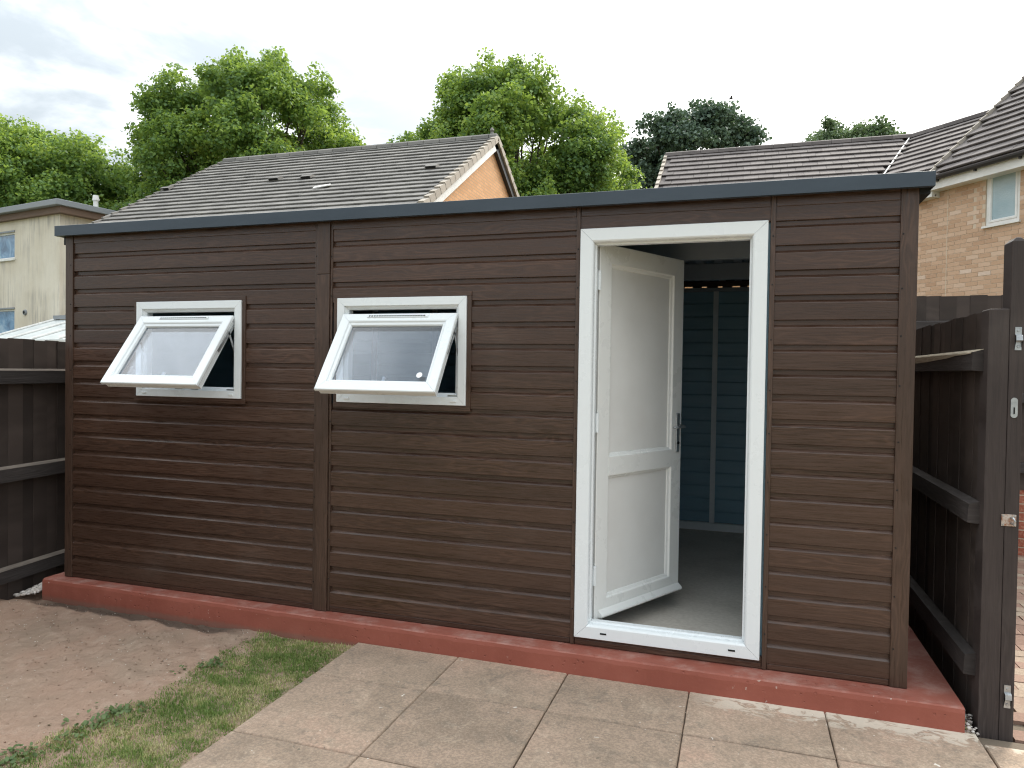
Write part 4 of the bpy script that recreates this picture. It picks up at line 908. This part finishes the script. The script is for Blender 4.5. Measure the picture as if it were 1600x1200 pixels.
plank(mb, [L_, A, A + Vector((2.5, 4.3, -4.3 * t1)), L_ + Vector((0, 4.3, -4.3 * t1))], .05)
rt = mb.build('roof', MT['tile_r'], TH)
def inA(p): k = (A.y - p.y) / -yy; return L_.x + .1 < p.x < A.x + xx_ * k + .06
def inB(p):
    q = p - A; k = (A.z - p.z) / (run * t1); al = q.dot(d2); va = (Vv - A).dot(d2) * k
    return al > va - .02 and al < 3.3
roof_tiles(rt, L_, (1, 0, 0), sA, A.x - L_.x + .5, .335, 14, .33, inA, MT['tile_r'], 170)
roof_tiles(rt, A - d2 * 4.5, d2, sB, 9.6, .335, 14, .33, inB, MT['tile_r'], 130)
vd = (Vv - A).normalized(); vs_ = Vector((1, 0, 0)); 
MB().tube([A + Vector((0, 0, .06)), Vv + Vector((0, 0, .06))], [.018, .018], 6).build('valley_mortar', MT['white'], rt)
x = L_.x
while x < A.x - .1:
    pr = [(-.13, -.03), (-.11, .055), (-.05, .09), (.05, .09), (.11, .055), (.13, -.03)]
    MB().prism(pr, x, min(x + .444, A.x), lambda a, p, q: (a, L_.y + p, 7.2 + q)).build('ridge_tile', MT['tile_r'], rt, (x, L_.y, 7.2)); x += .45
k = 0.0
while k < 3.2:
    pr = [(-.13, -.03), (-.11, .055), (-.05, .09), (.05, .09), (.11, .055), (.13, -.03)]
    MB().prism(pr, k, k + .444, lambda a, p, q: tuple(A + d2 * a + n2v * p + Vector((0, 0, q)))).build('ridge_tile', MT['tile_r'], rt, tuple(A + d2 * k)); k += .45
for k in range(14):
    b0 = L_ + sA * (k * .335); b1 = b0 + sA * .33; nn = Vector((0, -math.sin(p1), math.cos(p1)))
    q = [b0 + nn * .05, b1 + nn * .08, b1 - nn * .06, b0 - nn * .06]
    MB().add([p - Vector((.03, 0, 0)) for p in q] + [p + Vector((.05, 0, 0)) for p in q], [(0, 1, 2, 3), (7, 6, 5, 4), (0, 4, 5, 1), (1, 5, 6, 2), (2, 6, 7, 3), (3, 7, 4, 0)]).build('verge_tile', MT['tile_edge'], rt, tuple(b0))
mb = MB(); ez = 7.2 - run * t1
mb.add([(L_.x + .15, L_.y - run + .3, -.17), (A.x - 1.4, L_.y - run + .3, -.17), (A.x + 1.5, L_.y + 3.8, -.17), (L_.x + .15, L_.y + 4.0, -.17), (L_.x + .15, L_.y - run + .3, ez + .1), (A.x - 1.4, L_.y - run + .3, ez + .1), (A.x + 1.5, L_.y + 3.8, ez + .1), (L_.x + .15, L_.y + 4.0, ez + .1), (L_.x + .15, L_.y, 7.05)],
       [(0, 1, 5, 4), (1, 2, 6, 5), (2, 3, 7, 6), (0, 4, 8, 7, 3), (4, 5, 6, 7)]); mb.build('wall', MT['gable'], TH)
# ---- cream rendered house at the left
CH = empty('rendered_house', (-19.5, 18.0, -.17), 'cream rendered flat roofed house with streaked walls at the left', 'house')
dc = Vector((.984, -.176, 0)).normalized(); nc = Vector((-.176, -.984, 0)).normalized(); c0 = Vector((-17.509, 14.428, 0)) - nc * .30 - dc * .32
def CP(s, z, o=0.0): p = c0 + dc * s + nc * o; return (p.x, p.y, z)
def cbox(mb, s0, s1, z0, z1, o0, o1): return mb.add([CP(s, z, o) for z in (z0, z1) for o in (o0, o1) for s in (s0, s1)], [(0, 2, 3, 1), (4, 5, 7, 6), (0, 1, 5, 4), (2, 6, 7, 3), (0, 4, 6, 2), (1, 3, 7, 5)])
holes = [(-4.1, -2.74, 5.16, 6.10), (-4.1, -2.74, 2.40, 3.36)]
mb = MB(); cbox(mb, -9.0, -4.1, -.17, 6.50, -8, 0); cbox(mb, -2.74, 0.0, -.17, 6.50, -8, 0)
for z0, z1 in ((-.17, 2.40), (3.36, 5.16), (6.10, 6.50)): cbox(mb, -4.1, -2.74, z0, z1, -8, 0)
cbox(mb, -4.1, -2.74, 0, 6.4, -8, -.12)
mb.build('wall', MT['render'], CH)
for s0, s1, z0, z1 in holes:
    wn = ring(MB(), s1 - s0, z1 - z0, [(0, -.11), (0, -.04), (.06, -.04), (.065, -.06), (.065, -.11)], lambda u, v, n_: CP(s0 + u, z0 + v, n_)).build('window', MT['white'], CH)
    cbox(MB(), s0 + .05, s1 - .05, z0 + .05, z1 - .05, -.10, -.075).build('pane', MT['far_glass'], wn)
    cbox(MB(), s0 - .05, s1 + .05, z0 - .07, z0 - .002, -.03, .06).build('sill', MT['white'], wn)
    cbox(MB(), s0 - .03, s1 + .02, z1 + .002, z1 + .06, -.03, .03).build('head_flashing', MT['lead'], wn)
cbox(MB(), -9.2, .30, 6.50, 6.72, -8.2, .16).build('soffit_board', MT['brownfascia'], CH)
rf = cbox(MB(), -9.3, .40, 6.722, 6.92, -8.3, .34).build('roof', MT['lead'], CH, None, .02)
MB().tube([CP(.05, 6.92, -1.2), CP(.05, 7.20, -1.2), CP(.05, 7.2, -1.2), CP(.05, 7.38, -1.2)], [.08, .08, .11, .09], 14).build('flue', MT['white'], rf)
pc = Vector(CP(-2.12, 3.24, .03)); MB().tube([CP(-2.05, 3.22, .0), CP(-2.05, 3.22, .05)], [.11, .09], 16).build('vent', MT['lead'], CH)
MB().tube([CP(-2.05, 3.22, .051), CP(-2.05, 3.22, .056)], [.055, .055], 14).build('vent_mouth', MT['darkslot'], CH)
cbox(MB(), .01, .05, 5.62, 5.86, -1.0, -.30).build('overflow_box', MT['white'], CH)
# lean-to conservatory roof in front of it
LC = empty('lean_to_conservatory', (-14.0, 13.2, -.17), 'pale glazed lean-to conservatory roof by the cream house', 'conservatory')
def lc(s, z, o): p = c0 + dc * s + nc * o; return (p.x, p.y, z)
T0, T1 = -.15, 4.2
mb = plank(MB(), [lc(T0, 2.92, .02), lc(T1, 2.92, .02), lc(T1, 2.15, 1.9), lc(T0 - .75, 2.15, 1.9)], .03); mb.build('glazing', MT['poly'], LC)
for q in (0, 1.4, 2.8, 4.2):
    MB().tube([lc(T0 + q, 2.95, .02), lc(T0 - .75 + q + .02, 2.18, 1.9)], [.035, .035], 6).build('glazing_bar', MT['white'], LC)
cb = MB(); cbox(cb, T0 - .05, T1, 2.93, 3.06, 0.001, .10); cb.build('ridge_flashing', MT['lead'], LC)
cb = MB(); cbox(cb, T0 - .8, T1, 2.02, 2.13, 1.86, 1.95); cb.build('eaves_beam', MT['white'], LC)
for q in (0, 1.2, 2.4, 3.6, 4.8): cb = MB(); cbox(cb, T0 - .75 + q, T0 - .68 + q, -.17, 2.02, 1.87, 1.94); cb.build('post', MT['white'], LC)

# ================================================================== trees
A_ = np.array([.952, .305, 0]); B_ = np.array([-.305, .952, 0])
def in_poly(x, y, P):
    c = False; n = len(P)
    for i in range(n):
        (x1, y1), (x2, y2) = P[i], P[i - 1]
        if (y1 > y) != (y2 > y) and x < (x2 - x1) * (y - y1) / (y2 - y1) + x1: c = not c
    return c
def edge_dist(x, y, P):
    m = 1e9
    for i in range(len(P)):
        (x1, y1), (x2, y2) = P[i], P[i - 1]; dx, dy = x2 - x1, y2 - y1
        t = max(0, min(1, ((x - x1) * dx + (y - y1) * dy) / (dx * dx + dy * dy + 1e-9))); m = min(m, math.hypot(x - x1 - t * dx, y - y1 - t * dy))
    return m
def tree(name, label, base, h0, env, nleaf, lsize, mtl, seed, group=None, nlob=120, lr=(.60, 1.15)):
    """env = crown envelope (across, height) in metres round the trunk; limbs carry lobes, lobes carry leaf clumps"""
    r = np.random.default_rng(seed); base = np.array(base, float)
    e = empty(name, tuple(base), label, 'tree', group)
    az = np.array(env); amin, amax, zmin, zmax = az[:, 0].min(), az[:, 0].max(), az[:, 1].min(), az[:, 1].max()
    lob = []; tries = 0
    while len(lob) < nlob and tries < 20000:
        tries += 1
        a, z = r.uniform(amin, amax), r.uniform(zmin, zmax); rad = r.uniform(*lr)
        if not in_poly(a, z, env): continue
        ed = edge_dist(a, z, env)
        if ed < rad * .70: continue
        T = min(1.0, ed / ((amax - amin) * .30)) ** .6 * (amax - amin) * .42
        b_ = (r.choice([-1, 1]) * r.uniform(.55, 1.0) if r.random() < .75 else r.uniform(-.5, .5)) * max(T - rad * .6, .1)
        lob.append((np.array([base[0], base[1], 0]) + A_ * a + B_ * b_ + np.array([0, 0, z]), rad))
    sub = []
    for c, rad in lob:
        k = int(8 + 10 * rad)
        for i in range(k):
            d = r.normal(size=3); d /= np.linalg.norm(d); d[2] = d[2] * .9 + .12
            sub.append((c + d * rad * r.uniform(.40, .92), rad * r.uniform(.22, .38) + .13 * lr[1]))
    C = np.array([s_[0] for s_ in sub]); Rr = np.array([s_[1] for s_ in sub])
    wgt = Rr ** 2; wgt /= wgt.sum(); pick = r.choice(len(sub), nleaf, p=wgt)
    d = r.normal(size=(nleaf, 3)); d /= np.linalg.norm(d, axis=1)[:, None]
    pos = C[pick] + d * (Rr[pick] * r.random(nleaf) ** .45)[:, None] * np.array([1, 1, .8])
    nrm = d * .6 + r.normal(size=(nleaf, 3)) * .6 + np.array([0, 0, .55]); nrm /= np.linalg.norm(nrm, axis=1)[:, None]
    t1_ = np.cross(nrm, r.normal(size=(nleaf, 3))); t1_ /= np.linalg.norm(t1_, axis=1)[:, None]; t2_ = np.cross(nrm, t1_)
    s_ = lsize * r.uniform(.6, 1.25, nleaf)[:, None]
    V = np.stack([pos - t1_ * s_ * .55, pos + t2_ * s_ * .5 + nrm * s_ * .08, pos + t1_ * s_ * .6 - nrm * s_ * .1, pos - t2_ * s_ * .5 + nrm * s_ * .08], 1).reshape(-1, 3)
    np_mesh('crown', V, np.arange(nleaf * 4).reshape(-1, 4), mtl, e, tuple(base))
    # trunk and limbs
    mb = MB(); zc_ = np.mean([l[0][2] for l in lob]); ctr = np.mean([l[0] for l in lob], axis=0)
    fork = np.array([base[0], base[1], max(h0, zc_ * .42)])
    mb.tube([tuple(base), tuple(base + np.array([0.05, 0, (fork[2] - base[2]) * .5])), tuple(fork), tuple((fork + ctr) / 2 + np.array([0, 0, .6])), tuple(ctr + np.array([0, 0, 1.0]))], [.36, .28, .25, .17, .06], 10)
    for c, rad in lob[::3]:
        m1 = fork * .5 + c * .5 + np.array([0, 0, .3]); m1 = m1 + r.normal(size=3) * .15
        mb.tube([tuple(fork * .8 + ctr * .2), tuple(m1), tuple(c)], [.10, .06, .02], 6, False)
        for q in range(3):
            dd_ = r.normal(size=3); dd_ /= np.linalg.norm(dd_); mb.tube([tuple(c * .7 + m1 * .3), tuple(c + dd_ * rad * .75)], [.025, .008], 5, False)
    mb.build('trunk', MT['bark'], e)
    return e
def env(sc, u0, v0, pts): return [((u - u0) * sc, 1.41 + (v0 - v) * sc) for u, v in pts]
k = .02692; GT = 'leafy trees behind the houses'
tree('broadleaf_tree', 'broad green tree left of the tallest tree, above the cream house', (-23.5, 19.2, -.17), 3, env(k, 85, 575, [(-90, 300), (-40, 225), (0, 215), (40, 190), (70, 202), (95, 190), (130, 203), (150, 225), (200, 250), (228, 285), (240, 330), (235, 420), (60, 470), (-80, 430)]), 140000, .125, MT['leaf'], 1, GT, 150)
tree('broadleaf_tree', 'tallest leafy green tree left of centre behind the tiled roof', (-15.4, 21.9, -.17), 3, env(k, 400, 575, [(210, 300), (216, 260), (233, 185), (260, 150), (268, 106), (310, 81), (345, 97), (385, 90), (415, 84), (450, 100), (470, 112), (512, 113), (530, 150), (537, 185), (575, 222), (584, 245), (588, 300), (580, 400), (480, 470), (300, 470), (225, 400), (203, 340)]), 210000, .125, MT['leaf'], 2, GT, 240)
tree('broadleaf_tree', 'large leafy green tree behind the brick gable at centre', (-4.9, 25.2, -.17), 3, env(k, 808, 585, [(606, 225), (640, 203), (672, 193), (690, 148), (735, 126), (775, 112), (800, 88), (830, 110), (870, 123), (895, 168), (930, 183), (960, 213), (985, 250), (1005, 290), (1020, 330), (1000, 430), (850, 500), (700, 470), (640, 400), (604, 300)]), 210000, .125, MT['leaf'], 3, GT, 240)
k = .0404
tree('oak_tree', 'dark blue green oak tree behind the terrace roof', (1.2, 43.0, -.17), 5, env(k, 1088, 588, [(974, 215), (1008, 180), (1040, 176), (1075, 163), (1105, 162), (1140, 178), (1165, 193), (1198, 228), (1215, 260), (1210, 350), (1100, 420), (1000, 380), (968, 290)]), 70000, .20, MT['oakleaf'], 4, None, 120, (.7, 1.3))
k = .0449
tree('far_tree', 'distant thin topped tree above the terrace roof at right', (11.6, 51.6, -.17), 5, env(k, 1338, 590, [(1247, 222), (1275, 198), (1310, 193), (1345, 195), (1365, 184), (1400, 186), (1428, 208), (1440, 240), (1420, 330), (1300, 330), (1243, 270)]), 42000, .20, MT['farleaf'], 5, None, 120, (.55, 1.1))

# ================================================================== bird
bd = empty('bird', (3.742, 22.675, 11.079), 'small dark bird flying in the white sky above the terrace roof', 'bird')
bc = Vector((3.742, 22.675, 11.079)); f_ = Vector((.93, .25, .28)).normalized(); rr = Vector((-.25, .95, .1)).normalized(); uu = f_.cross(rr)
MB().tube([bc - f_ * .10, bc - f_ * .05, bc, bc + f_ * .05, bc + f_ * .09, bc + f_ * .115], [.006, .022, .030, .024, .016, .003], 8).build('body', MT['feather'], bd, smooth=True)
for sg in (-1, 1):
    pts = [bc + f_ * .04, bc + rr * sg * .10 + f_ * .05 + uu * .05, bc + rr * sg * .20 - f_ * .03 + uu * .06, bc + rr * sg * .09 - f_ * .04 + uu * .035, bc - f_ * .03]
    MB().add(pts + [p - uu * .005 for p in pts], [(0, 1, 2, 3, 4), (9, 8, 7, 6, 5)] + [(i, (i + 1) % 5, 5 + (i + 1) % 5, 5 + i) for i in range(5)]).build('wing', MT['feather'], bd)
pts = [bc - f_ * .085 + rr * .008, bc - f_ * .16 + rr * .03, bc - f_ * .16 - rr * .03, bc - f_ * .085 - rr * .008]
MB().add(pts + [p - uu * .004 for p in pts], [(0, 1, 2, 3), (7, 6, 5, 4), (0, 4, 5, 1), (1, 5, 6, 2), (2, 6, 7, 3), (3, 7, 4, 0)]).build('tail', MT['feather'], bd)
